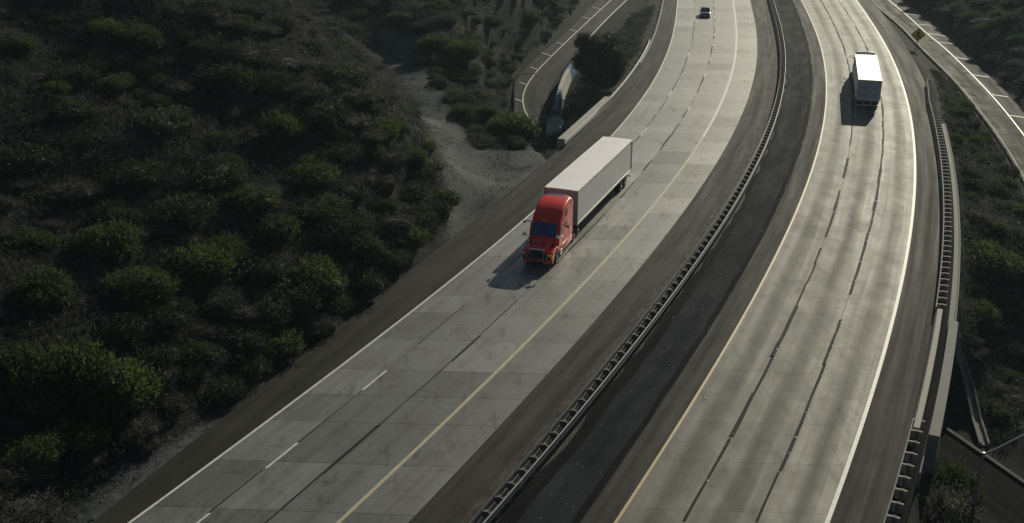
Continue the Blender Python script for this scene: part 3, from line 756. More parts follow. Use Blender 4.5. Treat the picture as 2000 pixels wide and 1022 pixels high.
# left bridge parapet with rail in front
YLA, YLB = g(1091, 277, 0.5)[1], g(1186, 194, 0.5)[1]
def leftp(y):
    a, b_ = g(1096, 277, 0.8), g(1189, 192, 0.8); return a.x + (b_.x - a.x) * (np.asarray(y) - a.y) / (b_.y - a.y)
wall_along('bridge_parapet', leftp, YLA, YLB, [(-0.75, -2.6), (-0.75, 0.72), (-0.7, 0.78), (0.12, 0.78), (0.17, 0.72), (0.17, -0.2), (0.1, -2.6)], M['conc'], 'broad concrete bridge parapet beside the white trailer roof', 'parapet')
LR = [(1105.6,276),(1138,243.6),(1185,202.5),(1199.5,182),(1231.8,141),(1261,100),(1268.5,79)]
lrw = np.array([g(x, y, 0.6) for x, y in LR]); lrc = np.polyfit((lrw[:, 1] - 125) / 20, lrw[:, 0], 3)
lrf = lambda y: np.polyval(lrc, (np.asarray(y, float) - 125) / 20)
r0 = empty('guardrail', (0, 0, 0)); tag(r0, 'bright steel guardrail running from the left bridge parapet past the tree', 'guardrail')
beam('rail', lrf, lrw[0, 1] - 0.4, lrw[-1, 1], 1, 0.56, r0, M['steel'])
for p, t, nr in path_frames(lambda y: lrf(y) - 0.3, lrw[0, 1] + 6, lrw[-1, 1] - 0.5, 2.2):
    place_copy(post_m, r0, p, t)
wall_along('asphalt_dike', lambda y: L['Lo'](y) + 0.1, 150, 215, [(0, -0.1), (0.06, 0.1), (0.2, 0.12), (0.35, -0.05)], M['conc_dk'], 'low kerb dike along the far left shoulder', 'dike')
# curved painted wall along the left ramp
WALL_T = [(1139,98),(1129,106),(1115,122),(1103,140),(1095,157),(1089,175),(1084,195),(1081,214)]
def zw(py): return zr_left(py) + 1.35
wt = edge_pts(WALL_T, zw, n=25)
M['blue'] = simple('blue_wall_paint', (0.045, 0.10, 0.22), 0.7, var=0.25, vscale_=1.2)
M['chalk'] = simple('chalky_wall_paint', (0.46, 0.45, 0.41), 0.8, var=0.3, vscale_=2.0)
M['navy'] = simple('dark_blue_wall_paint', (0.018, 0.03, 0.06), 0.75, var=0.3, vscale_=1.2)
wr = empty('retaining_wall', wt[12] - Vector((0, 0, 1.6))); tag(wr, 'curved retaining wall painted blue and chalky white beside the left ramp', 'wall')
for i0, i1, mat in ((0, 9, M['blue']), (9, 17, M['chalk']), (17, 24, M['blue'])):
    mb = MB(); rings = []
    for i in range(i0, i1 + 1):
        p = wt[i] - wr.location; t = (wt[min(i + 1, 24)] - wt[max(i - 1, 0)]).normalized(); nr = Vector((-t.y, t.x, 0)).normalized()
        if nr.x < 0: nr = -nr
        rings.append([p + Vector((0, 0, -2.2)), p, p + nr * 0.1 + Vector((0, 0, 0.03)), p + nr * 0.55, p + nr * 0.9 + Vector((0, 0, -2.2))])
    mb.loft(rings); mb.build('wall_panel', mat, wr)
mb = MB(); rings = []
for i in range(14, 25):
    p = wt[i] - wr.location; k = (i - 14) / 10
    rings.append([p + Vector((-0.05 - 0.9 * k, 0.1, -2.0)), p + Vector((-0.05 - 0.45 * k, 0.1, -0.4 - 0.3 * k)), p + Vector((-0.02, 0, -0.02)), p + Vector((0.05, 0, -2.0))])
mb.loft(rings); mb.build('wing_wall', M['navy'], wr)
# sloped concrete slab at the end of the wall
q = [g(1070, 228, -5.0), g(1084, 219, -4.6), (g(1103, 238, -4.2)), g(1094, 252, -4.4), g(1066, 262, -5.6)]
mb = MB(); mb.add([v for v in q] + [v + Vector((0, 0, -0.5)) for v in q], [(0, 1, 2, 3, 4), (9, 8, 7, 6, 5)] + [(k, k + 5, (k + 1) % 5 + 5, (k + 1) % 5) for k in range(5)])
sp = mb.build('slope_slab', M['conc']); tag(sp, 'slanted concrete slab at the foot of the blue and white wall', 'slab')
MB().tube([g(1077, 222, -4.5), g(1086, 237, -4.25), g(1095, 251, -4.2)], 0.09, 6).build('kerb', M['conc'], sp)
# concrete gutter down the slope right of the bridge
GUT = [(1849, 645), (1862, 672), (1878, 720), (1893, 770), (1906, 822), (1921, 876)]
gp = [at_px(*p) for p in GUT]
mb = MB(); rings = []
for i, p in enumerate(gp):
    t = (gp[min(i + 1, 5)] - gp[max(i - 1, 0)]); nr = Vector((t.y, -t.x, 0)).normalized()
    rings.append([p + nr * a + Vector((0, 0, h)) for a, h in ((-0.35, -0.5), (-0.35, 0.3), (-0.22, 0.3), (-0.12, 0.12), (0.12, 0.12), (0.22, 0.3), (0.35, 0.3), (0.35, -0.5))])
mb.loft(rings); tag(mb.build('slope_gutter', M['conc_dk']), 'narrow concrete gutter running down the dark slope right of the bridge', 'gutter')
for o in protos: bpy.data.objects.remove(o)
# ------------------------------------------------------------------ vehicles
M['red'] = simple('red_truck_paint', (0.74, 0.030, 0.024), 0.40, 0.0, var=0.05, coat=0.15, spec=0.25)
M['white_paint'] = simple('white_truck_paint', (0.78, 0.76, 0.75), 0.35, var=0.03, coat=0.4)
M['trl_white'] = simple('trailer_white', (0.90, 0.87, 0.86), 0.45, var=0.03, vscale_=0.6)
M['trl_side'] = simple('trailer_side_skin', (0.84, 0.77, 0.75), 0.42, var=0.04, vscale_=0.6)
M['trl_trim'] = simple('trailer_trim', (0.42, 0.41, 0.41), 0.4, 0.6, var=0.1)
M['door_white_shaded'] = simple('door_white_shaded', (0.40, 0.41, 0.45), 0.5, var=0.06, vscale_=1.2)  # white doors and front panel greyed to paint in their shade
M['chrome'] = simple('chrome', (0.75, 0.75, 0.76), 0.12, 1.0, var=0.05)
M['black'] = simple('black_plastic', (0.008, 0.008, 0.009), 0.6, var=0.2, spec=0.25)
M['glass'] = simple('dark_glass', (0.012, 0.040, 0.14), 0.06, var=0.1, spec=0.7)  # blue base colour paints in the reflected sky
M['side_glass'] = simple('side_window_glass', (0.010, 0.012, 0.014), 0.35, var=0.1, spec=0.1)
M['tyre'] = simple('tyre_rubber', (0.016, 0.016, 0.016), 0.85, var=0.2)
M['rim'] = simple('alloy_rim', (0.55, 0.55, 0.56), 0.25, 0.9, var=0.1)
M['amber'] = simple('amber_lens', (0.85, 0.42, 0.03), 0.2, var=0.05)
M['redlens'] = simple('red_lens', (0.35, 0.01, 0.01), 0.25, var=0.05)
M['clear'] = simple('headlight_lens', (0.55, 0.57, 0.6), 0.08, 0.3, var=0.1)
M['chassis'] = simple('chassis_dark', (0.022, 0.022, 0.022), 0.7, var=0.3)
M['greytrim'] = simple('fairing_grey', (0.40, 0.40, 0.44), 0.45, var=0.08)
M['navy_paint'] = simple('dark_blue_car_paint', (0.010, 0.014, 0.035), 0.22, 0.2, var=0.05, coat=0.9)

def wheel(parent, x, y, r, wd, dual=False, side=1):
    """tyre with rim and hub; side = +1 when the outer face looks to +x"""
    mb = MB(); h = wd / 2
    spans = [0.0] if not dual else [-side * (wd + 0.03), 0.0]
    for o_ in spans:
        mb.lathe_x([(-h + o_, r * 0.62), (-h + o_, r * 0.9), (-h * 0.75 + o_, r), (h * 0.75 + o_, r), (h + o_, r * 0.9), (h + o_, r * 0.62)], (0, 0, 0), 24)
    t = mb.build('wheel', M['tyre'], parent, smooth=True); t.location = (x, y, r)
    rb_ = MB(); rb_.lathe_x([(side * (h - 0.09), 0.02), (side * (h - 0.05), r * 0.28), (side * (h - 0.10), r * 0.40), (side * (h - 0.03), r * 0.56), (side * (h + 0.01), r * 0.64), (side * (h - 0.12), r * 0.64)], (0, 0, 0), 20)
    rb_.build('rim', M['rim'], t, smooth=True)
    hb = MB(); hb.lathe_x([(side * (h - 0.1), r * 0.2), (side * (h + 0.04), r * 0.19), (side * (h + 0.07), r * 0.1)], (0, 0, 0), 12)
    for k in range(10):
        a = k * 0.628; hb.lathe_x([(side * (h - 0.06), 0.02), (side * (h - 0.005), 0.018)], (0, r * 0.33 * math.cos(a), r * 0.33 * math.sin(a)), 5)
    hb.build('hub', M['chrome'], t, smooth=True)
    return t
def section(y, w_, zb, zt, r, tum=0.05, crown=0.03, n=5):
    pts = [(w_, zb), (w_, zb + (zt - zb) * 0.45)]
    for k in range(n + 1):
        a = (math.pi / 2) * k / n
        pts.append((w_ - tum - r + r * math.cos(a), zt - r + r * math.sin(a)))
    pts.append((0.0, zt + crown))
    half = pts[:]; full = half + [(-x, z) for x, z in reversed(half[:-1])]
    return [(x, y, z) for x, z in full]

def make_tractor(name, paint, letters):
    T = empty(name)
    # frame and running gear
    mb = MB()
    for sx in (-1, 1): mb.box((sx * 0.42, -4.6, 0.82), (0.1, 7.6, 0.26))
    mb.box((0, -6.9, 1.02), (0.9, 1.1, 0.1)); mb.box((0, -6.2, 0.5), (1.9, 0.14, 0.14)); mb.box((0, -7.5, 0.5), (1.9, 0.14, 0.14)); mb.box((0, -1.35, 0.5), (1.9, 0.14, 0.14))
    mb.box((0, -3.6, 0.62), (1.9, 3.6, 0.3))
    mb.build('frame', M['chassis'], T)
    for sx in (-1, 1):
        wheel(T, sx * 1.06, -1.35, 0.51, 0.30, side=sx)
        for y in (-6.2, -7.5): wheel(T, sx * 1.07, y, 0.51, 0.27, True, sx)
    # cab and sleeper
    mb = MB(); rings = []
    for y, w_, zt, r in ((-1.60, 1.02, 1.84, 0.14), (-1.74, 1.12, 1.93, 0.13), (-2.30, 1.15, 2.86, 0.15), (-2.5, 1.17, 3.06, 0.16), (-2.85, 1.19, 3.34, 0.18), (-3.3, 1.2, 3.59, 0.2), (-3.9, 1.21, 3.80, 0.2), (-4.6, 1.21, 3.95, 0.2), (-5.35, 1.21, 4.0, 0.2)):
        rings.append(section(y, w_, 0.92, zt, r))
    mb.loft(rings, True, True); cab = mb.build('cab', paint, T, smooth=True, auto=35)
    # windshield: two curved panes, proud of the cab
    for sx in (-1, 1):
        vs, fs = [], []; nu, nv = 8, 5
        for j in range(nv + 1):
            for i in range(nu + 1):
                u = i / nu; v = j / nv
                x = sx * (0.01 + u * (1.03 - 0.02 * v)); y = -1.69 - 0.57 * v - 0.05 * u ** 2.5 + 0.03; z = 1.95 + 0.90 * v - 0.10 * u ** 7 + 0.02
                vs.append((x, y, z))
        q = nu + 1
        for j in range(nv):
            for i in range(nu): fs.append((j * q + i, j * q + i + 1, (j + 1) * q + i + 1, (j + 1) * q + i))
        mb = MB(); mb.add(vs, fs); b_ = len(vs); mb.add([(x, y - 0.05, z - 0.04) for x, y, z in vs], fs)
        mb.build('windshield', M['glass'], T, smooth=True)
    MB().tube([(0, -1.63, 1.98), (0, -2.22, 2.89)], 0.018, 5).build('windshield_post', M['black'], T)
    # hood
    mb = MB(); rings = []
    for y, w_, zb, zt, r in ((-0.12, 0.56, 0.7, 1.36, 0.10), (-0.2, 0.62, 0.7, 1.44, 0.14), (-0.6, 0.70, 0.8, 1.56, 0.2), (-1.1, 0.80, 0.85, 1.71, 0.24), (-1.55, 0.92, 0.9, 1.85, 0.24), (-1.75, 0.97, 0.9, 1.91, 0.24)):
        rings.append(section(y, w_, zb, zt, r, tum=0.08))
    mb.loft(rings); hood = mb.build('hood', paint, T, smooth=True)
    for sx in (-1, 1):
        MB().box((sx * 0.34, -0.78, 1.645), (0.34, 0.12, 0.05), Matrix.Rotation(R(-15), 4, 'X'), 0.015).build('hood_vent', M['black'], hood)
        MB().box((sx * 0.905, -1.32, 1.45), (0.05, 0.34, 0.26), None, 0.015).build('side_vent', M['black'], hood)
    # fenders with wheel arches
    for sx in (-1, 1):
        pts = []
        cy, cz, ra = -1.35, 0.51, 0.66
        outer = [(-0.12, 0.62), (-0.15, 0.95), (-0.35, 1.10), (-0.75, 1.22), (-1.35, 1.27), (-1.9, 1.22), (-2.1, 1.05), (-2.1, 0.62)]
        arch = [(cy + ra * math.cos(a), cz + ra * math.sin(a)) for a in np.linspace(math.pi - 0.17, 0.17, 12)]
        mb = MB(); poly = outer + arch
        n_ = len(poly)
        xi, xo, xm = sx * 0.62, sx * 1.20, sx * 1.14
        bev = [(a * 0.985 + -0.02 * 0, z_ - 0.0) for a, z_ in poly]
        # inner, mid and outer rings give a softened outer edge
        def ring(x, sh): return [(x, a + sh * (0.5 if a > -0.4 else 0) * -1, z_ - (sh if z_ > 0.9 and i < len(outer) else 0)) for i, (a, z_) in enumerate(poly)]
        mb.loft([ring(xi, -0.08), ring(xm, 0.0), ring(xo, 0.07)], True, False)
        r3 = ring(xo, 0.07); no = len(outer)
        vs = r3; fs = []
        # outer face as strip between the outer curve and the arch
        oc = list(range(no)); ac = list(range(no, n_))[::-1]
        for k in range(len(ac) - 1):
            i0 = round(k * (no - 1) / (len(ac) - 1)); i1 = round((k + 1) * (no - 1) / (len(ac) - 1))
            f_ = [oc[i0], oc[i1], ac[k + 1], ac[k]] if i0 != i1 else [oc[i0], ac[k + 1], ac[k]]
            fs.append(tuple(f_))
        mb.add(vs, fs); mb.build('fender', paint, T, smooth=True)
    # grille, surround, bars, lettering
    gr = MB().box((0, -0.09, 0.90), (1.0, 0.10, 0.94), None, 0.03).build('grille', M['black'], T)
    fr = MB()
    for sx in (-1, 1): fr.box((sx * 0.535, -0.07, 0.87), (0.07, 0.14, 1.06), None, 0.02)
    fr.box((0, -0.09, 1.41), (1.14, 0.16, 0.08), Matrix.Rotation(R(-25), 4, 'X'), 0.02); fr.build('grille_surround', M['chrome'], gr)
    for k in range(7): MB().box((0, -0.035, 0.55 + 0.11 * k), (0.96, 0.02, 0.025)).build('grille_bar', M['chassis'], gr)
    if letters:
        cu = bpy.data.curves.new('lettering', 'FONT'); cu.body = letters; cu.size = 0.15; cu.align_x = 'CENTER'; cu.extrude = 0.004; cu.space_character = 1.15
        to = bpy.data.objects.new('lettering', cu); COL.objects.link(to)
        me = bpy.data.meshes.new_from_object(to); bpy.data.objects.remove(to); me.materials.clear(); me.materials.append(M['trl_trim'])
        lo = bpy.data.objects.new('lettering', me); COL.objects.link(lo); lo.parent = gr; lo.location = (0, -0.015, 0.76); lo.rotation_euler = (math.pi / 2, 0, math.pi)
    # bumper
    mb = MB(); rings = []
    for x in np.linspace(-1.2, 1.2, 13):
        s_ = abs(x) / 1.2; y = 0.02 - 0.30 * s_ ** 3
        rings.append([(x, y - 0.25, 0.30), (x, y - 0.02, 0.30), (x, y, 0.36), (x, y, 0.60), (x, y - 0.04, 0.66), (x, y - 0.25, 0.66)])
    mb.loft(rings); bp = mb.build('bumper', paint, T, smooth=True)
    MB().box((0, 0.0, 0.42), (1.0, 0.06, 0.22), None, 0.02).build('air_intake', M['black'], bp)
    for sx in (-1, 1):
        hb = MB(); hb.add([(sx * x, y, z) for x, y, z in [(0.58, 0.05, 0.66), (1.12, -0.08, 0.68), (1.16, -0.12, 1.02), (0.58, 0.02, 1.04), (0.58, -0.4, 0.66), (1.12, -0.5, 0.70), (1.14, -0.5, 1.0), (0.62, -0.4, 1.02)]], [(0, 1, 2, 3), (4, 7, 6, 5), (0, 4, 5, 1), (3, 2, 6, 7), (1, 5, 6, 2), (0, 3, 7, 4)])
        hl = hb.build('headlight', M['black'], T)
        MB().box((sx * 0.78, 0.0, 0.84), (0.16, 0.06, 0.12), None, 0.03).build('lens', M['clear'], hl)
        mb = MB(); mb.box((sx * 1.0, -0.06, 1.02), (0.34, 0.10, 0.10), Matrix.Rotation(R(-20 * sx), 4, 'Z')); mb.box((sx * 1.13, -0.09, 0.90), (0.09, 0.10, 0.26)); mb.build('turn_signal', M['amber'], hl)
        MB().box((sx * 0.86, -0.12, 0.48), (0.22, 0.06, 0.10), None, 0.02).build('fog_light', M['clear'], bp)
    # roof markers
    for x in (-1.0, -0.18, 0.0, 0.18, 1.0):
        MB().box((x, -2.40 - 0.1 * abs(x), 2.96), (0.16, 0.12, 0.07), None, 0.015).build('marker_light', M['amber'], T)
    # side windows, doors, sleeper windows, mirrors, steps, tanks
    for sx in (-1, 1):
        X = sx * 1.16
        dr = MB().poly_x([(-1.98, 1.0), (-2.02, 2.0), (-2.38, 2.66), (-3.02, 2.70), (-3.02, 1.0)], X, X + sx * 0.045).build('door', paint, T)
        MB().poly_x([(-2.08, 1.98), (-2.42, 2.58), (-2.94, 2.60), (-2.94, 1.94)], X + sx * 0.03, X + sx * 0.06).build('window', M['side_glass'], dr)
        MB().box((X + sx * 0.06, -2.9, 1.62), (0.04, 0.2, 0.05), None, 0.01).build('handle', M['chrome'], dr)
        X = sx * 1.20
        MB().poly_x([(-3.75, 2.05), (-3.75, 2.5), (-4.2, 2.55), (-4.2, 2.05)], X, X + sx * 0.03).build('sleeper_window', M['side_glass'], T)
        MB().poly_x([(-3.75, 2.98), (-4.05, 3.42), (-4.3, 3.46), (-4.3, 2.98)], X - sx * 0.03, X + sx * 0.02).build('sleeper_window', M['side_glass'], T)
        MB().poly_x([(-4.75, 1.15), (-4.75, 2.0), (-5.15, 2.0), (-5.15, 1.15)], X, X + sx * 0.025).build('baggage_door', paint, T)
        MB().poly_x([(-5.35, 0.95), (-5.35, 3.85), (-5.95, 3.62), (-5.95, 0.95)], sx * 1.15, sx * 1.19).build('side_extender', paint, T)
        # wing mirror arm above the door and the round hood mirror
        mr = MB().box((sx * 1.48, -2.38, 2.76), (0.66, 0.10, 0.07), Matrix.Rotation(R(4 * sx), 4, 'Y'), 0.02).build('mirror', M['black'], T)
        MB().box((sx * 1.76, -2.42, 2.66), (0.14, 0.10, 0.2), None, 0.03).build('mirror_head', M['black'], mr)
        hm = MB().tube([(sx * 0.86, -1.35, 1.74), (sx * 1.12, -1.2, 1.98), (sx * 1.28, -1.1, 2.14)], 0.022, 6).build('hood_mirror', M['black'], T)
        mb = MB(); mb.tube([(sx * 1.3, -1.16, 2.20), (sx * 1.3, -1.09, 2.21), (sx * 1.3, -1.03, 2.22), (sx * 1.3, -1.0, 2.225)], [0.06, 0.16, 0.14, 0.04], 12); mb.build('mirror_head', M['chrome'], hm, smooth=True)
        sk_ = MB().box((sx * 1.10, -4.05, 0.62), (0.26, 3.4, 0.56), None, 0.06).build('tank_fairing', paint, T, smooth=True)
        MB().box((sx * 1.14, -2.45, 0.70), (0.24, 0.66, 0.05), None, 0.01).build('step', M['chrome'], sk_)
        MB().box((sx * 1.14, -2.45, 0.42), (0.24, 0.66, 0.05), None, 0.01).build('step', M['chrome'], sk_)
        mb = MB(); mb.tube([(sx * 1.02, -2.9, 0.98), (sx * 1.02, -4.3, 0.98)], 0.20, 12); mb.build('fuel_tank', M['chrome'], T, smooth=True)
        MB().tube([(sx * 0.95, -5.6, 0.9), (sx * 0.95, -5.6, 3.5), (sx * 0.95, -5.7, 3.75)], 0.07, 8).build('exhaust_stack', M['chrome'], T)
    mb = MB(); rings = []
    for x in np.linspace(-1.16, 1.16, 9):
        k = 1 - (abs(x) / 1.16) ** 3; rings.append([(x, -5.28, 3.80 + 0.2 * k), (x, -5.62, 3.86 + 0.26 * k), (x, -5.64, 3.80 + 0.26 * k), (x, -5.30, 3.72 + 0.2 * k)])
    mb.loft(rings); mb.build('roof_fairing', M['greytrim'], T)
    MB().tube([(0.02, -1.64, 1.97), (-0.5, -1.70, 2.10)], 0.012, 4).build('wiper', M['black'], T)
    return T

def make_trailer(name, Lt, W, zb, zt, wheels, skin, roofm, rearm, detail=True):
    T = empty(name); h = W / 2
    MB().box((0, -Lt / 2, (zb + zt) / 2 - 0.02), (W - 0.04, Lt - 0.06, zt - zb - 0.06)).build('body', skin, T)
    mb = MB(); rings = []
    for x in np.linspace(-h + 0.03, h - 0.03, 7):
        z = zt - 0.02 + 0.02 * (1 - (x / h) ** 2); rings.append([(x, -0.03, z), (x, -Lt + 0.03, z), (x, -Lt + 0.03, z - 0.06), (x, -0.03, z - 0.06)])
    mb.loft(rings); mb.build('roof', roofm, T)
    for sx in (-1, 1):
        MB().box((sx * (h - 0.01), -Lt / 2, zt - 0.07), (0.05, Lt, 0.12), None, 0.01).build('top_rail', M['trl_trim'], T)
        MB().box((sx * (h - 0.01), -Lt / 2, zb + 0.06), (0.06, Lt, 0.14), None, 0.01).build('bottom_rail', M['white_paint'], T)
        for y in (-0.03, -Lt + 0.03): MB().box((sx * (h - 0.02), y, (zb + zt) / 2), (0.09, 0.09, zt - zb - 0.1), None, 0.01).build('corner_post', M['trl_trim'], T)
        MB().box((sx * (h - 0.2), 0.02, zt - 0.07), (0.22, 0.05, 0.1)).build('marker_light', M['amber'], T)
        for y in (-0.6, -Lt / 2, -Lt + 0.5): MB().box((sx * (h + 0.025), y, zb + 0.08), (0.02, 0.12, 0.05)).build('marker_light', M['amber'], T)
        for k in range(1, int(Lt / 1.22)): MB().box((sx * (h - 0.0235), -1.22 * k, (zb + zt) / 2), (0.012, 0.05, zt - zb - 0.36)).build('side_post', skin, T)
        for k in range(int(Lt / 1.3)): MB().box((sx * (h + 0.022), -0.5 - 1.3 * k, zb + 0.045), (0.006, 0.34, 0.05)).build('reflective_tape', M['redlens'] if k % 2 else M['white_paint'], T)
        # landing gear
        lg = MB().box((sx * 0.75, -2.7, zb - 0.42), (0.13, 0.13, 0.84)).build('landing_leg', M['chassis'], T)
        MB().box((sx * 0.75, -2.7, 0.28), (0.24, 0.24, 0.03)).build('foot', M['chassis'], lg)
        for y in wheels: wheel(T, sx * (h - 0.16), y, 0.51, 0.27, True, sx)
        MB().box((sx * (h - 0.35), wheels[-1] - 0.75, 0.62), (0.56, 0.015, 0.62)).build('mud_flap', M['black'], T)
    MB().box((0, 0.0, (zb + zt) / 2), (W - 0.2, 0.03, zt - zb - 0.2)).build('front_panel', M['door_white_shaded'], T)
    mb = MB()
    for k in range(26): mb.box((0, -0.4 - (Lt - 0.8) * k / 25, zb - 0.05), (W - 0.2, 0.09, 0.1))
    for sx in (-1, 1): mb.box((sx * 0.5, (wheels[0] + wheels[-1]) / 2, zb - 0.22), (0.12, 3.2, 0.3))
    for y in wheels: mb.box((0, y, 0.52), (W - 0.7, 0.14, 0.14))
    mb.build('underframe', M['chassis'], T)
    # rear doors
    yr = -Lt
    for sx in (-1, 1):
        d_ = MB().box((sx * (h / 2 - 0.03), yr - 0.01, (zb + zt) / 2 + 0.03), (h - 0.11, 0.05, zt - zb - 0.26), None, 0.01).build('rear_door', rearm, T)
        for xk in (0.14, 0.36):
            MB().tube([(sx * xk, yr - 0.055, zb + 0.1), (sx * xk, yr - 0.055, zt - 0.12)], 0.022, 6).build('lock_rod', M['trl_trim'], d_)
        for zz in (0.25, 0.62):
            MB().box((sx * (h * 0.55), yr - 0.05, zb + (zt - zb) * zz), (0.5, 0.03, 0.05)).build('hinge', M['chassis'], d_)
        MB().box((sx * 0.28, yr - 0.07, zb + 0.62), (0.3, 0.03, 0.05)).build('handle', M['chrome'], d_)
        tl = MB().box((sx * (h - 0.36), yr - 0.03, zb - 0.10), (0.56, 0.06, 0.16), None, 0.015).build('tail_light', M['chassis'], T)
        for k in (-0.15, 0.0, 0.15): MB().box((sx * (h - 0.36) + k, yr - 0.065, zb - 0.10), (0.1, 0.03, 0.09), None, 0.02).build('lens', M['redlens'] if k else M['clear'], tl)
    MB().box((0, yr - 0.02, zt - 0.06), (W - 0.1, 0.06, 0.12)).build('rear_header', M['trl_trim'], T)
    MB().box((0, yr - 0.02, zb + 0.02), (W - 0.06, 0.08, 0.10)).build('rear_sill', M['trl_trim'], T)
    mb = MB(); mb.box((0, yr + 0.05, 0.55), (W - 0.1, 0.12, 0.13))
    for sx in (-1, 1): mb.box((sx * 0.45, yr + 0.05, 0.85), (0.1, 0.1, 0.6))
    mb.build('rear_bumper', M['trl_trim'], T)
    return T
def orient(o, p, hd): o.location = (p[0], p[1], p[2] if len(p) > 2 else 0.0); o.rotation_euler = (0, 0, math.atan2(hd[1], hd[0]) - math.pi / 2)
h1 = Vector((-0.367, -0.930, 0)).normalized()
tf = Vector((3.95, 82.13, 0))
tr1 = make_trailer('semi_trailer', 16.15, 2.84, 1.16, 4.1, (-12.85, -14.1), M['trl_side'], M['trl_white'], M['door_white_shaded'])
orient(tr1, tf, h1); tag(tr1, 'long plain white box trailer hitched behind the red truck', 'trailer')
tk = make_tractor('semi_truck', M['red'], 'FREIGHTLINER')
orient(tk, Vector((1.86, 75.55, 0)), Vector((-0.315, -0.949, 0))); tag(tk, 'red sleeper cab semi truck with black grille in the left carriageway', 'truck')
ZT2 = 3.55
ra, fa_ = g(1700, 156.6, ZT2), g(1691.2, 106.9, ZT2)
hd2 = (fa_ - ra); hd2.z = 0; L2 = hd2.length; hd2.normalize()
tr2 = make_trailer('semi_trailer', L2, 2.62, 1.15, ZT2, (-L2 + 3.0, -L2 + 1.75), M['trl_white'], M['trl_white'], M['door_white_shaded'])
orient(tr2, Vector((fa_.x, fa_.y, 0)), hd2); tag(tr2, 'white box trailer seen from behind with two closed rear doors', 'trailer')
tk2 = make_tractor('semi_truck', M['white_paint'], '')
p2 = Vector((fa_.x, fa_.y, 0)) + hd2 * 6.75; orient(tk2, p2, hd2); tk2.scale = (0.97, 1, 0.9)
tag(tk2, 'white semi truck mostly hidden in front of the rear view trailer', 'truck')

# sedan
def make_sedan():
    T = empty('car')
    mb = MB(); rings = []
    for y, w_, zb, zt in ((2.28, 0.62, 0.34, 0.60), (2.2, 0.78, 0.24, 0.68), (1.9, 0.86, 0.2, 0.76), (1.2, 0.9, 0.2, 0.86), (0.8, 0.9, 0.2, 0.92), (0, 0.91, 0.2, 0.94), (-1.2, 0.91, 0.2, 0.96), (-1.7, 0.89, 0.2, 0.97), (-2.1, 0.84, 0.26, 0.95), (-2.25, 0.72, 0.34, 0.85)):
        rings.append(section(y, w_, zb, zt, 0.12, 0.03, 0.03))
    mb.loft(rings); mb.build('body', M['navy_paint'], T, smooth=True)
    mb = MB(); mb.loft([[(0.8, 0.95, 0.92), (-0.8, 0.95, 0.92), (-0.8, -1.75, 0.95), (0.8, -1.75, 0.95)], [(0.72, 0.6, 1.16), (-0.72, 0.6, 1.16), (-0.72, -1.45, 1.18), (0.72, -1.45, 1.18)], [(0.6, 0.15, 1.40), (-0.6, 0.15, 1.40), (-0.6, -0.95, 1.41), (0.6, -0.95, 1.41)]])
    mb.build('windows', M['glass'], T)
    mb = MB(); rings = []
    for y, w_, z in ((0.22, 0.56, 1.385), (0.05, 0.61, 1.42), (-0.45, 0.63, 1.45), (-0.9, 0.60, 1.435), (-1.05, 0.56, 1.40)):
        rings.append([(x * w_, y, z + 0.02 - 0.05 * x * x) for x in np.linspace(-1, 1, 7)] + [(w_, y, z - 0.06), (-w_, y, z - 0.06)])
    mb.loft(rings); mb.build('roof', M['navy_paint'], T, smooth=True)
    for sx in (-1, 1):
        MB().tube([(sx * 0.80, 0.93, 0.93), (sx * 0.725, 0.6, 1.17), (sx * 0.6, 0.16, 1.41)], 0.035, 5).build('pillar', M['navy_paint'], T)
        MB().tube([(sx * 0.80, -1.73, 0.96), (sx * 0.725, -1.45, 1.19), (sx * 0.6, -0.97, 1.42)], 0.045, 5).build('pillar', M['navy_paint'], T)
        MB().box((sx * 0.68, 2.12, 0.64), (0.34, 0.16, 0.12), Matrix.Rotation(R(-18 * sx), 4, 'Z'), 0.03).build('headlight', M['clear'], T)
        MB().box((sx * 0.68, -2.16, 0.82), (0.34, 0.1, 0.12), None, 0.03).build('tail_light', M['redlens'], T)
        MB().box((sx * 1.0, 0.62, 1.0), (0.2, 0.12, 0.13), None, 0.03).build('mirror', M['black'], T)
        for y in (1.38, -1.35): wheel(T, sx * 0.80, y, 0.33, 0.22, False, sx)
    MB().box((0, 2.25, 0.46), (0.8, 0.08, 0.16), None, 0.02).build('grille', M['black'], T)
    MB().box((0, 2.30, 0.42), (0.34, 0.02, 0.12)).build('number_plate', M['white_paint'], T)
    return T
car = make_sedan(); yc = 189.6; xc = (float(L['B'](yc)) * 0.46 + float(L['B2'](yc)) * 0.54)
hdc = Vector((float(L['B'](yc - 2)) - float(L['B'](yc + 2)), -4, 0)).normalized()
orient(car, (xc, yc, 0), hdc); tag(car, 'dark blue sedan with headlights driving toward the camera, far away', 'car')

# ------------------------------------------------------------------ merge sign, lamps, rails
M['sign_y'] = simple('sign_yellow', (0.62, 0.46, 0.012), 0.5, var=0.08)
sb_ = at_px(1789, 99); sg = empty('road_sign', sb_); tag(sg, 'yellow diamond merge sign on a post beside the right ramp', 'sign')
MB().box((0, 0.05, 1.35), (0.1, 0.06, 2.7)).build('post', M['wood'], sg)
zs = 2.35; hw = 0.98
def plate(d, th, y0):
    mb = MB(); r_ = 0.07
    pts = []
    for k in range(4):
        a = math.pi / 2 * k
        for da in (-0.06, 0.06): pts.append((d * math.cos(a + da), zs + d * math.sin(a + da)))
    n_ = len(pts); vs = [(x, y0, z) for x, z in pts] + [(x, y0 + th, z) for x, z in pts]
    mb.add(vs, [tuple(range(n_)), tuple(range(n_, 2 * n_))[::-1]] + [(k, (k + 1) % n_, n_ + (k + 1) % n_, n_ + k) for k in range(n_)]); return mb
bd = plate(hw + 0.02, 0.014, 0.004).build('panel_border', M['black'], sg)
plate(hw - 0.03, 0.006, -0.003).build('panel', M['sign_y'], sg)
sym = MB()
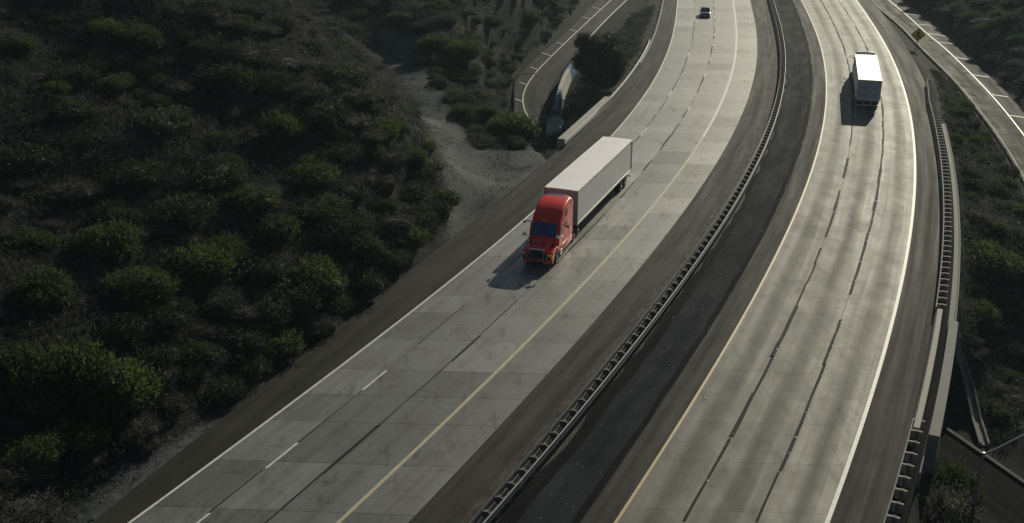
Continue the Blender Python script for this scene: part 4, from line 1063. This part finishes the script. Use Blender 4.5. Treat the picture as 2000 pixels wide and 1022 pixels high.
def flat(pts): 
    n_ = len(pts); sym.add([(x, -0.008, zs + z) for x, z in pts] + [(x, -0.004, zs + z) for x, z in pts], [tuple(range(n_)), tuple(range(n_, 2 * n_))[::-1]] + [(k, (k + 1) % n_, n_ + (k + 1) % n_, n_ + k) for k in range(n_)])
flat([(-0.07, -0.52), (0.07, -0.52), (0.07, 0.16), (-0.07, 0.16)]); flat([(-0.26, 0.16), (0.26, 0.16), (0.0, 0.56)])
flat([(0.07, -0.02), (0.07, -0.2), (0.24, -0.38), (0.24, -0.54), (0.38, -0.54), (0.38, -0.32)])
sym.build('symbol', M['black'], sg)
sg.rotation_euler = (0, 0, R(-16))
# lamp on the lower road at bottom right
lt = g(1922, 884, 1.2); lg_ = float(ground_z(lt.x, lt.y))
lp = empty('street_lamp', (lt.x, lt.y, lg_)); tag(lp, 'tall galvanised street lamp with a long arm, bottom right corner', 'street lamp')
hh = 1.2 - lg_
M['pole'] = simple('pole_steel', (0.24, 0.25, 0.25), 0.5, 0.5, var=0.15)
MB().tube([(0, 0, 0), (0, 0, hh)], [0.11, 0.07], 10).build('pole', M['pole'], lp, smooth=True)
MB().box((0, 0, 0.06), (0.4, 0.4, 0.12), None, 0.03).build('base', M['conc_dk'], lp)
ae = g(2004, 848, 1.9) - lp.location
mb = MB(); mb.tube([(0, 0, hh - 0.12), (ae.x * 0.35, ae.y * 0.35, hh + 0.12), (ae.x * 0.7, ae.y * 0.7, hh + 0.45), (ae.x, ae.y, hh + 0.68), (ae.x * 1.25, ae.y * 1.25, hh + 0.78)], 0.05, 8); mb.build('arm', M['pole'], lp, smooth=True)
MB().box((ae.x * 1.42, ae.y * 1.42, hh + 0.78), (0.75, 0.3, 0.16), None, 0.06).build('lamp_head', M['pole'], lp)
# thin dark pole at the left ramp's bend
pb = g(1003, 226, -4.8); pb.z = float(ground_z(pb.x, pb.y))
pl = empty('street_lamp', pb); tag(pl, 'thin dark lamp pole at the outer bend of the left ramp', 'street lamp')
MB().tube([(0, 0, 0), (0, 0, 6.3)], [0.13, 0.09], 8).build('pole', M['chassis'], pl)
MB().tube([(0, 0, 6.2), (0.9, -0.2, 6.75), (2.2, -0.5, 7.0)], 0.05, 6).build('arm', M['chassis'], pl)
MB().box((2.5, -0.56, 7.0), (0.7, 0.26, 0.14), None, 0.05).build('lamp_head', M['chassis'], pl)
# hooked thin post near the end of the painted wall
hb_ = g(1065.5, 244, -5.2); hk = empty('hooked_post', hb_); tag(hk, 'thin dark post with a hooked top in front of the painted wall', 'post')
MB().tube([(0, 0, 0), (0, 0, 0.95), (-0.25, 0.1, 1.5), (-0.6, 0.2, 2.1), (-0.68, 0.2, 2.45), (-0.5, 0.15, 2.6), (-0.2, 0.1, 2.55)], 0.045, 6).build('pipe', M['chassis'], hk)
MB().box((0, 0, 0.05), (0.2, 0.2, 0.1), None, 0.02).build('base_plate', M['chassis'], hk)
# dark pipe rail between wall and parapet
pr = empty('pipe_rail', g(1081, 213, -4.2)); tag(pr, 'dark pipe rail behind the curved painted wall', 'railing')
pe = g(1122, 202, -3.6) - pr.location
MB().tube([(0, 0, 0.9), tuple(pe + Vector((0, 0, 0.7)))], 0.07, 6).build('rail', M['chassis'], pr)
for k in (0.02, 0.5, 0.98): MB().tube([tuple(pe * k + Vector((0, 0, -1.2))), tuple(pe * k + Vector((0, 0, 0.85)))], 0.05, 6).build('post', M['chassis'], pr)
# ------------------------------------------------------------------ vegetation
M['leaf_g'] = leaf_mat('shrub_leaf_green', (0.013, 0.024, 0.009), (0.032, 0.045, 0.011), 0.5)
M['leaf_d'] = leaf_mat('shrub_leaf_dark', (0.010, 0.016, 0.009), (0.027, 0.033, 0.013), 0.35)
M['leaf_b'] = leaf_mat('dry_scrub', (0.019, 0.022, 0.022), (0.047, 0.047, 0.041), 0.35)
M['grass'] = leaf_mat('dry_grass', (0.018, 0.021, 0.021), (0.044, 0.044, 0.038), 0.35)
M['twig'] = simple('twigs', (0.014, 0.013, 0.010), 0.9, var=0.4)
def leaf_cloud(seed, kind, nsh, per, squash=0.8, lobes=7, ll=0.13, lw=0.04, up=0.8):
    """leaf quads along short shoots on a lumpy dome of radius ~1"""
    r = np.random.default_rng(seed)
    lc = [np.array([0, 0, 0.1])]; lr = [0.72]
    for k in range(lobes):
        a = 2 * math.pi * (k + r.uniform(-.3, .3)) / lobes; d = r.uniform(0.35, 0.62)
        lc.append(np.array([d * math.cos(a), d * math.sin(a), r.uniform(-0.05, 0.28)])); lr.append(r.uniform(0.3, 0.5))
    lc = np.array(lc); lr = np.array(lr)
    pick = r.choice(len(lr), nsh, p=lr ** 2 / (lr ** 2).sum())
    v = r.normal(size=(nsh, 3)); v[:, 2] = np.abs(v[:, 2]) * 0.9 + r.uniform(-0.35, 0.2, nsh); v /= np.linalg.norm(v, axis=1)[:, None]
    root = lc[pick] + v * (lr[pick] * r.uniform(0.68, 1.0, nsh))[:, None]
    root[:, 2] = np.maximum(root[:, 2], -0.05 + r.uniform(0, 0.1, nsh))
    d = v * 0.6 + np.array([0, 0, up]) + r.normal(size=(nsh, 3)) * 0.3; d /= np.linalg.norm(d, axis=1)[:, None]
    ln = r.uniform(0.12, 0.34, nsh)
    pos = (root[:, None] + d[:, None] * (ln[:, None] * np.linspace(0, 1, per))[..., None]).reshape(-1, 3)
    pos += r.normal(size=pos.shape) * 0.015
    dd = np.repeat(d, per, 0) * 0.7 + r.normal(size=pos.shape) * 0.55; dd /= np.linalg.norm(dd, axis=1)[:, None]
    s_ = np.cross(dd, r.normal(size=dd.shape)); s_ /= np.linalg.norm(s_, axis=1)[:, None]
    k = r.uniform(0.6, 1.3, len(pos))[:, None]
    a = pos; b_ = pos + dd * ll * 0.5 * k + s_ * lw * k; c = pos + dd * ll * k; e = pos + dd * ll * 0.5 * k - s_ * lw * k
    vs = np.stack([a, b_, c, e], 1).reshape(-1, 3); vs[:, 2] *= squash
    fs = np.arange(len(vs)).reshape(-1, 4)
    return vs, fs, lc, lr
def mesh_np(name, vs, fs, mat):
    me = bpy.data.meshes.new(name); me.from_pydata(vs.tolist(), [], fs.tolist()); me.materials.append(mat); me.update(); return me
def core_mesh(name, lc, lr, squash, mat, cs=0.78):
    mb = MB()
    for c, r_ in zip(lc, lr):
        q = r_ * cs; rings = []
        for j in range(5):
            ph = -0.35 + (math.pi / 2 + 0.3) * j / 4
            rings.append([(c[0] + q * math.cos(ph) * math.cos(t), c[1] + q * math.cos(ph) * math.sin(t), (c[2] + q * math.sin(ph)) * squash) for t in np.linspace(0, 2 * math.pi, 9)[:-1]])
        mb.loft(rings)
    for k in range(9):
        a = k * 0.7; mb.tube([(0.05 * math.cos(a), 0.05 * math.sin(a), -0.25), (0.35 * math.cos(a), 0.35 * math.sin(a), 0.25), (0.6 * math.cos(a), 0.6 * math.sin(a), 0.55 * squash)], [0.03, 0.02, 0.008], 4)
    me = bpy.data.meshes.new(name); me.from_pydata(mb.v, [], mb.f); me.materials.append(mat); return me
ARCH = {}
for kind, mat, cnt, nsh, per, sq, ll, lw, up in (('green', 'leaf_g', 5, 950, 8, 0.82, 0.10, 0.020, 0.9), ('dark', 'leaf_d', 4, 850, 7, 0.74, 0.10, 0.022, 0.6), ('dry', 'leaf_b', 5, 800, 7, 0.55, 0.12, 0.013, 0.7)):
    for k in range(cnt):
        vs, fs, lc, lr = leaf_cloud(100 + 13 * k + len(kind), kind, nsh, per, sq, 6 + k % 3, ll, lw, up)
        ARCH.setdefault(kind, []).append((mesh_np('foliage', vs, fs, M[mat]), core_mesh('stems', lc, lr, sq, M['twig'])))
NAMES = {'green': 'green_shrub', 'dark': 'dark_shrub', 'dry': 'dry_scrub_bush'}
vr = random.Random(42)
def shrub(kind, p, rad, label, group=None, hs=1.0, cat=None):
    fm, cm = vr.choice(ARCH[kind])
    o = bpy.data.objects.new(NAMES[kind], fm); COL.objects.link(o)
    o.location = (p[0], p[1], p[2] - 0.06 * rad); s_ = rad; o.scale = (s_ * vr.uniform(.9, 1.12), s_ * vr.uniform(.9, 1.12), s_ * hs * vr.uniform(.88, 1.12)); o.rotation_euler = (vr.uniform(-.08, .08), vr.uniform(-.08, .08), vr.uniform(0, 6.28))
    c = bpy.data.objects.new('stems', cm); COL.objects.link(c); c.parent = o
    tag(o, label, cat or ('scrub' if kind == 'dry' else 'shrub'), group); return o
def px_scale(p): return FPX / (p.y * math.cos(PITCH) - (p.z - CAMH) * math.sin(PITCH))
placed = []
def named(px, py, wpx, kind, label, hs=1.0, cat=None):
    p = at_px(px, py)
    if p is None: return
    rad = wpx / px_scale(p) / 2.15
    shrub(kind, p, rad, label, None, hs, cat); placed.append((p.x, p.y, rad * 0.8))
for a in [(215, 492, 165, 'green', 'wide spiky green shrub, upper one of the four on the left hillside'), (392, 530, 165, 'green', 'bright green shrub right of the cluster of four on the left hillside'),
    (282, 578, 150, 'green', 'round green shrub lowest in the cluster of four on the left hillside'), (88, 590, 160, 'green', 'dark green shrub left of the cluster on the left hillside'),
    (130, 760, 190, 'green', 'large yellow-green topped shrub mass at the lower left'), (235, 790, 190, 'green', 'large dark shrub nearest the road at the lower left'), (20, 720, 130, 'green', 'yellow-green shrub cut by the left edge of the picture'),
    (440, 500, 110, 'green', 'shaggy olive shrub behind the bright green one on the left hillside'), (268, 85, 110, 'green', 'rounded shrub on the crest at the upper left'), (208, 75, 90, 'green', 'shrub beside the rounded one on the upper left crest'),
    (748, 268, 95, 'green', 'bright leafy shrub near the right end of the left hill'), (728, 312, 70, 'green', 'small yellow-green shrub below the bright leafy one near the dirt track'), (548, 270, 120, 'green', 'olive shrub in the middle of the left hill'),
    (535, 185, 90, 'dark', 'dark shrub high on the middle of the left hill'), (655, 470, 150, 'dark', 'broad dark shrub above the road bank on the left'), (575, 590, 150, 'dark', 'broad dark shrub on the bank beside the left shoulder'), (490, 400, 110, 'green', 'loose green shrub in the centre of the shaded hillside'),
    (815, 440, 110, 'dark', 'dark shrub at the tip of the left hill beside the gravel'), (835, 330, 80, 'dry', 'brown scrub at the right edge of the left hill'),
    (852, 92, 75, 'green', 'rounded shrub at the far end of the dirt clearing'), (905, 112, 95, 'green', 'larger rounded shrub between the dirt clearing and the left ramp'), (1000, 258, 105, 'green', 'green shrub at the inner corner below the left ramp'),
    (1922, 520, 150, 'green', 'broad green shrub beside the right guardrail'), (1905, 625, 100, 'green', 'green shrub just above the concrete slope gutter'), (1985, 540, 120, 'dark', 'dark shrub at the right edge of the picture')]:
    hs = 1.25 if a[0] in (130, 235) else 1.0
    named(*a, hs=hs)
for a in [(1052, 262, 34, 'dark', 'small round dark bush in front of the hooked post'), (1073, 270, 30, 'dark', 'small dark bush at the end of the left bridge parapet')]: named(*a, hs=1.2)
for px, py, wpx in [(440,772,110),(492,728,120),(540,690,120),(600,648,120),(650,610,110),(700,570,115),(752,520,110),(800,478,95),(846,420,80),(620,560,130),(700,500,120),(760,450,110),(540,620,120),(470,680,110),(60,800,150),(300,720,110),(160,860,130),(60,900,140),(330,800,90),(800,380,80),(770,340,75)]:
    named(px + vr.uniform(-8, 8), py, wpx, vr.choice(('dark', 'dark', 'dry', 'green')), 'shrub merged into the dense thicket along the foot of the left hill', hs=1.05)
    COL.objects[-1].parent['group'] = 'thicket along the foot of the left hill'
for y_, dx_, rad, kind, label, hs in ((51.2, 2.7, 2.3, 'dark', 'tall dark bush hiding the near end of the bridge barrier', 2.3), (47.2, 3.0, 2.2, 'dry', 'tall grey brown bush beside the bottom right guardrail', 2.2)):
    x_ = float(Kx(y_)) + dx_; p = Vector((x_, y_, float(ground_z(x_, y_)))); shrub(kind, p, rad, label, None, hs); placed.append((x_, y_, rad))
for px, py, wpx in [(600,340,140),(655,310,120),(690,372,120),(425,345,140),(350,430,130),(620,225,120),(480,265,130),(330,250,140),(250,345,150),(120,380,150),(50,320,140),(150,215,140),(420,150,120),(560,130,110),(640,150,100),(705,215,90),(540,455,140),(620,405,130),(60,480,130),(330,620,120),(430,600,130),(510,540,130)]:
    k_ = vr.choice(('dark', 'dry', 'dark', 'green')); named(px + vr.uniform(-15, 15), py + vr.uniform(-8, 8), wpx * vr.uniform(0.85, 1.25), k_, 'wide low mass of scrub spread across the middle of the left hillside', hs=0.75)
    COL.objects[-1].parent['group'] = 'scrub masses across the middle of the left hillside'
# tree between the left ramp and the freeway
tb = at_px(1170, 172); TR = empty('tree', tb); tag(TR, 'dense round dark tree between the left ramp and the guardrail', 'tree')
mb = MB(); mb.tube([(0, 0, -0.4), (0.05, 0, 1.2), (0.1, 0.05, 2.6), (0, 0, 4.2)], [0.28, 0.22, 0.17, 0.08], 9)
for k in range(8):
    a = k * 0.8; mb.tube([(0.05, 0, 1.3 + 0.25 * k), (1.1 * math.cos(a), 1.1 * math.sin(a), 2.4 + 0.28 * k), (2.0 * math.cos(a), 2.0 * math.sin(a), 3.2 + 0.3 * k)], [0.12, 0.07, 0.03], 5)
mb.build('trunk', M['twig'], TR, smooth=True)
r_ = np.random.default_rng(3); V, Fc = [], []; nb = 0; cores = []
lobes_ = [((0, 0, 3.6), 2.6)] + [((1.9 * math.cos(a), 1.9 * math.sin(a), z_), rr) for a, z_, rr in ((0.2, 2.7, 1.7), (1.4, 3.2, 1.6), (2.5, 2.6, 1.7), (3.7, 3.0, 1.6), (4.8, 2.5, 1.8), (5.6, 3.6, 1.5), (0.9, 4.6, 1.4), (3.0, 4.8, 1.4), (2.0, 1.7, 1.5), (4.3, 1.6, 1.6), (5.9, 1.7, 1.5))]
for c, q in lobes_:
    vs, fs, lc, lr = leaf_cloud(int(r_.integers(1e6)), 'dark', 330, 7, 1.0, 6, 0.13, 0.036, 0.35)
    vs = vs * q; low = r_.permutation(len(fs))
    V.append(vs + np.array(c) + np.array([0, 0, -0.2 * q])); Fc.append(fs + nb); nb += len(vs)
    vs2 = vs * np.array([1, 1, -0.8]); V.append(vs2[: len(vs2) // 2 // 4 * 4] + np.array(c)); Fc.append(np.arange(len(vs2) // 2 // 4 * 4).reshape(-1, 4) + nb); nb += len(vs2) // 2 // 4 * 4
co = bpy.data.objects.new('crown', mesh_np('crown', np.concatenate(V), np.concatenate(Fc), M['leaf_d'])); COL.objects.link(co); co.parent = TR
ins = bpy.data.objects.new('inner_branches', core_mesh('inner_branches', [np.array(c) for c, q in lobes_], [q for c, q in lobes_], 1.0, M['twig'], 0.62)); COL.objects.link(ins); ins.parent = co
TR.scale = (1.14, 1.14, 1.3)

# zones (photo pixels) for the scattered scrub and grass
ZONES = [
 ('hill', [(-60,1060),(-60,-40),(590,-40),(650,40),(700,95),(740,150),(795,215),(835,275),(862,342),(872,395),(850,450),(790,518),(715,588),(640,645),(520,722),(430,782),(330,845),(200,935),(60,1030)]),
 ('mound', [(815,95),(830,60),(1000,70),(1040,95),(1000,135),(985,170),(985,225),(1060,268),(1080,280),(960,292),(920,285),(905,240),(850,165),(815,132)]),
 ('back', [(590,-40),(1160,-40),(1100,40),(1050,92),(1000,70),(830,60),(815,92),(725,90),(690,70),(640,20)]),
 ('gore', [(1140,150),(1235,30),(1280,10),(1245,100),(1180,185),(1110,235),(1095,200)]),
 ('east', [(1815,135),(1850,150),(1905,225),(1945,275),(1985,345),(2060,480),(2060,720),(1960,900),(1930,860),(1895,760),(1855,640),(1858,480),(1855,330),(1840,230)]),
 ('far_east', [(1775,-40),(1870,78),(1935,132),(2060,250),(2060,-40)]),
 ('corner', [(1830,830),(1900,880),(1900,1060),(1760,1060),(1790,960)])]
def frame_ok(px, py): return (px > -50) & (px < 2050) & (py > -40) & (py < 1062)
SC = []
def visible(p):
    q = at_px(*proj(p.x, p.y, p.z + 0.3)); return q is None or abs(q.y - p.y) < 3.5
occ = [(x, y, r) for x, y, r in placed]
SPEC = {'hill': (1.95, (0.55, 1.6), 0.10, 'on the dark hillside left of the freeway'), 'mound': (1.9, (0.6, 1.5), 0.5, 'on the mound between the dirt track and the left ramp'), 'back': (2.9, (0.8, 1.9), 0.5, 'on the shaded slope at the top behind the dirt clearing'),
        'gore': (2.6, (0.4, 0.9), 0.25, 'in the wedge between the left ramp and the freeway'), 'east': (2.1, (0.6, 1.35), 0.35, 'on the slope between the right guardrail and the right ramp'), 'far_east': (3.0, (0.9, 2.2), 0.5, 'on the hillside beyond the right ramp'), 'corner': (1.9, (0.5, 1.1), 0.3, 'beside the bottom right guardrail')}
ADJ = {'green': 'green shrub', 'dark': 'dark shrub', 'dry': 'dry scrub bush'}
count = {}
for zn, poly in ZONES:
    sp_, (r0_, r1_), pg, where = SPEC[zn]
    pts = []
    cand = []
    for x in np.arange(-70, 120, sp_):
        for y in np.arange(28, 290, sp_): cand.append((x + vr.uniform(-.9, .9) * sp_ * 0.5, y + vr.uniform(-.9, .9) * sp_ * 0.5))
    ca = np.array(cand); cz = ground_z(ca[:, 0], ca[:, 1]); px, py = proj(ca[:, 0], ca[:, 1], cz)
    ok = inpoly(px, py, poly) & frame_ok(px, py)
    for (x, y), z_ in zip(ca[ok], cz[ok]):
        p = Vector((x, y, float(z_)))
        if any((x - a) ** 2 + (y - b_) ** 2 < (c * 0.75) ** 2 for a, b_, c in placed): continue
        rad = vr.uniform(r0_, r1_) * (1.25 if vr.random() < 0.15 else 1.0)
        dn = mnoise.noise((x * 0.085, y * 0.085, 11.0)) + 0.5 * mnoise.noise((x * 0.21, y * 0.21, 4.0))
        if zn == 'hill':
            if dn < -0.12 and vr.random() < 0.75: continue
            rad *= 1 + 0.7 * max(-0.4, dn)
        # keep roads, track and gutter clear
        if inpoly(np.array([x]), np.array([y]), POLY_TRACK_W)[0]: continue
        xl_, xr2 = float(L['Lo'](y)), float(Kx(y))
        if xl_ - rad * 0.9 - 0.6 < x < xr2 + rad * 0.8 + 1.6: continue
        dd_ = min(((x - q.x) ** 2 + (y - q.y) ** 2) for q in lower_c) ** 0.5
        if dd_ < LOW_HW + rad * 0.7: continue
        bad = False
        for ea, eb in ((rl_in, rl_out), (rr_in, rr_out)):
            for a_, b_ in zip(ea, eb):
                c_ = (a_ + b_) / 2
                if math.hypot(x - c_.x, y - c_.y) < (a_ - b_).length / 2 + rad * 0.7: bad = True; break
            if bad: break
        if bad or min((x - q.x) ** 2 + (y - q.y) ** 2 for q in gp) < (rad * 0.7 + 0.5) ** 2: continue
        if not visible(p): continue
        u = mnoise.noise((x * 0.09, y * 0.09, 2.0)) * 0.5 + vr.random()
        kind = 'dry' if u > pg + 0.16 else ('green' if vr.random() < 0.42 else 'dark')
        if count.get(kind, 0) >= 290: continue
        count[kind] = count.get(kind, 0) + 1
        qx, qy = proj(x, y, float(z_))
        size = 'small' if rad < r0_ + 0.3 * (r1_ - r0_) else ('middling' if rad < r0_ + 0.75 * (r1_ - r0_) else 'broad')
        if zn == 'hill':
            v_ = 'high up' if qy < 190 else ('halfway up' if qy < 420 else 'low down'); h_ = 'at the far left' if qx < 200 else ('left of centre' if qx < 430 else ('right of centre' if qx < 620 else 'toward the dirt track'))
            lab = '%s %s %s %s on the left hillside' % (size, ADJ[kind], v_, h_)
        else: lab = '%s %s %s' % (size, ADJ[kind], where)
        shrub(kind, p, rad, lab, lab)
# unbroken low brush between the shrubs: one mass
bv, bf = [], []; nb_ = 0
br_ = np.random.default_rng(77)
tufts = [leaf_cloud(500 + k, 'dry', 30, 5, 0.6, 4, 0.2, 0.02, 0.7)[:1] + (None,) for k in range(8)]
for zn, cnt in (('hill', 4200), ('mound', 420), ('back', 700), ('gore', 200), ('east', 500), ('far_east', 700), ('corner', 120)):
    poly = dict(ZONES)[zn]
    xs_ = br_.uniform(-70, 120, 150000); ys_ = 28 + 262 * br_.random(150000) ** 1.2
    zs_ = ground_z(xs_, ys_); px, py = proj(xs_, ys_, zs_)
    ok = inpoly(px, py, poly) & frame_ok(px, py) & ~inpoly(xs_, ys_, POLY_TRACK_W) & ((xs_ < L['Lo'](ys_) - 1.2) | (xs_ > Kx(ys_) + 2.3))
    for ea, eb in ((rl_in, rl_out), (rr_in, rr_out)):
        for a_, b_ in zip(ea, eb):
            c_ = (a_ + b_) / 2; ok &= np.hypot(xs_ - c_.x, ys_ - c_.y) > (a_ - b_).length / 2 + 1.0
    for q in lower_c: ok &= np.hypot(xs_ - q.x, ys_ - q.y) > LOW_HW + 1.0
    for q in gp: ok &= np.hypot(xs_ - q.x, ys_ - q.y) > 1.3
    for i in np.flatnonzero(ok)[:cnt]:
        v = tufts[br_.integers(8)][0]; a = br_.uniform(0, 6.283); sc = br_.uniform(0.5, 1.45); c_, s_ = math.cos(a), math.sin(a)
        q = np.c_[v[:, 0] * c_ - v[:, 1] * s_, v[:, 0] * s_ + v[:, 1] * c_, v[:, 2] * br_.uniform(0.7, 1.2)] * sc + np.array([xs_[i], ys_[i], zs_[i] - 0.05])
        bv.append(q); bf.append(np.arange(len(q)).reshape(-1, 4) + nb_); nb_ += len(q)
bo = bpy.data.objects.new('brush', mesh_np('brush', np.concatenate(bv), np.concatenate(bf), M['leaf_b'])); COL.objects.link(bo)
tag(bo, 'low grey brown brush covering the slopes between the shrubs', 'brush', kind='stuff')
# dry grass over the open slopes
gv, gf = [], []; nt_ = 0
gr_ = np.random.default_rng(9)
for zn, dens in (('hill', 26000), ('mound', 4500), ('back', 6500), ('gore', 2500), ('east', 6000), ('far_east', 6500), ('corner', 1200)):
    poly = dict(ZONES)[zn]
    xs_ = gr_.uniform(-70, 120, 400000); ys_ = 28 + 262 * gr_.random(400000) ** 1.3
    zs_ = ground_z(xs_, ys_); px, py = proj(xs_, ys_, zs_)
    ok = inpoly(px, py, poly) & frame_ok(px, py) & ~inpoly(xs_, ys_, POLY_TRACK_W) & ((xs_ < L['Lo'](ys_) - 0.5) | (xs_ > Kx(ys_) + 1.5))
    for ea, eb in ((rl_in, rl_out), (rr_in, rr_out)):
        for a_, b_ in zip(ea, eb):
            c_ = (a_ + b_) / 2; ok &= np.hypot(xs_ - c_.x, ys_ - c_.y) > (a_ - b_).length / 2 + 0.5
    for q in lower_c: ok &= np.hypot(xs_ - q.x, ys_ - q.y) > LOW_HW + 0.5
    ii = np.flatnonzero(ok)[:dens]
    P0 = np.c_[xs_[ii], ys_[ii], zs_[ii] - 0.03]
    for _ in range(4):
        n_ = len(P0); h_ = gr_.uniform(0.18, 0.55, n_)[:, None]; a = gr_.uniform(0, 6.283, n_)
        s_ = np.c_[np.cos(a), np.sin(a), np.zeros(n_)] * gr_.uniform(0.025, 0.06, n_)[:, None]
        o_ = P0 + np.c_[gr_.normal(size=(n_, 2)) * 0.14, np.zeros(n_)]
        tip = o_ + np.c_[gr_.normal(size=(n_, 2)) * 0.16, np.ones(n_)] * np.c_[np.ones((n_, 2)), h_]
        gv.append(np.stack([o_ - s_, o_ + s_, tip], 1).reshape(-1, 3)); gf.append(np.arange(3 * n_).reshape(-1, 3) + nt_); nt_ += 3 * n_
xs_ = gr_.uniform(-60, 20, 60000); ys_ = gr_.uniform(30, 170, 60000); ok = inpoly(xs_, ys_, POLY_TRACK_W) & (xs_ < L['Lo'](ys_) - 0.4)
ok &= np.array([mnoise.noise((x * 0.35, y * 0.35, 1.0)) > 0.12 for x, y in zip(xs_, ys_)]); ii = np.flatnonzero(ok)[:2600]
P0 = np.c_[xs_[ii], ys_[ii], ground_z(xs_[ii], ys_[ii]) - 0.02]
for _ in range(3):
    n_ = len(P0); h_ = gr_.uniform(0.1, 0.3, n_)[:, None]; a = gr_.uniform(0, 6.283, n_); s_ = np.c_[np.cos(a), np.sin(a), np.zeros(n_)] * 0.03
    o_ = P0 + np.c_[gr_.normal(size=(n_, 2)) * 0.12, np.zeros(n_)]; tip = o_ + np.c_[gr_.normal(size=(n_, 2)) * 0.14, h_]
    gv.append(np.stack([o_ - s_, o_ + s_, tip], 1).reshape(-1, 3)); gf.append(np.arange(3 * n_).reshape(-1, 3) + nt_); nt_ += 3 * n_
go = bpy.data.objects.new('dry_grass', mesh_np('dry_grass', np.concatenate(gv), np.concatenate(gf), M['grass'])); COL.objects.link(go)
tag(go, 'dry brown grass covering the slopes around the freeway', 'grass', kind='stuff')
# loose stones on the gravel pad and dirt track
bx_ = [p[0] for p in POLY_TRACK_W]; by_ = [p[1] for p in POLY_TRACK_W]
xs_ = gr_.uniform(min(bx_), max(bx_), 60000); ys_ = gr_.uniform(min(by_), max(by_), 60000); ok = inpoly(xs_, ys_, POLY_TRACK_W); xs_, ys_ = xs_[ok][:3500], ys_[ok][:3500]; zs_ = ground_z(xs_, ys_)
n_ = len(xs_); rr0 = 0.025 + 0.07 * gr_.random(n_) ** 4; vs = []
base_ = np.array([(1, 0, 0), (-0.3, 0.9, 0), (-0.8, -0.6, 0), (0.4, -0.9, 0.1), (0.1, 0.1, 0.8)])
a = gr_.uniform(0, 6.28, n_); ca_, sa_ = np.cos(a), np.sin(a)
vx = base_[None, :, 0] * ca_[:, None] - base_[None, :, 1] * sa_[:, None]; vy = base_[None, :, 0] * sa_[:, None] + base_[None, :, 1] * ca_[:, None]
vv = np.stack([xs_[:, None] + vx * rr0[:, None], ys_[:, None] + vy * rr0[:, None], zs_[:, None] - 0.01 + base_[None, :, 2] * rr0[:, None]], 2).reshape(-1, 3)
ft = np.array([(0, 1, 4), (1, 2, 4), (2, 3, 4), (3, 0, 4)]); ff = (np.arange(n_)[:, None, None] * 5 + ft[None]).reshape(-1, 3)
M['stone'] = simple('loose_stone', (0.13, 0.13, 0.125), 0.9, var=0.4, vscale_=2)
so = bpy.data.objects.new('gravel', mesh_np('gravel', vv, ff, M['stone'])); COL.objects.link(so); tag(so, 'loose stones strewn over the gravel pad and dirt track', 'gravel', kind='stuff')
print('SHRUBS', count)


# ------------------------------------------------------------------ thin haze
hm, hn, hb2 = newmat('haze'); hn.nodes.remove(hb2)
pv = N(hn, 'ShaderNodeVolumePrincipled'); pv.inputs['Density'].default_value = 0.00015; pv.inputs['Anisotropy'].default_value = 0.3; pv.inputs['Color'].default_value = (0.70, 0.90, 1.0, 1)
hn.links.new(pv.outputs[0], hn.nodes['Material Output'].inputs['Volume'])
zmin, zmax = float(GZ.min()) - 2.0, max(float(GZ.max()) + 12.0, CAMH + 4.0)
ho = MB().box(((gx[0] + gx[-1]) / 2, (gy[0] + gy[-1]) / 2, (zmin + zmax) / 2), (gx[-1] - gx[0] + 20, gy[-1] - gy[0] + 20, zmax - zmin)).build('haze', hm); tag(ho, kind='stuff'); ho['label'] = 'thin pale haze in the air over the whole freeway'; ho['category'] = 'haze'
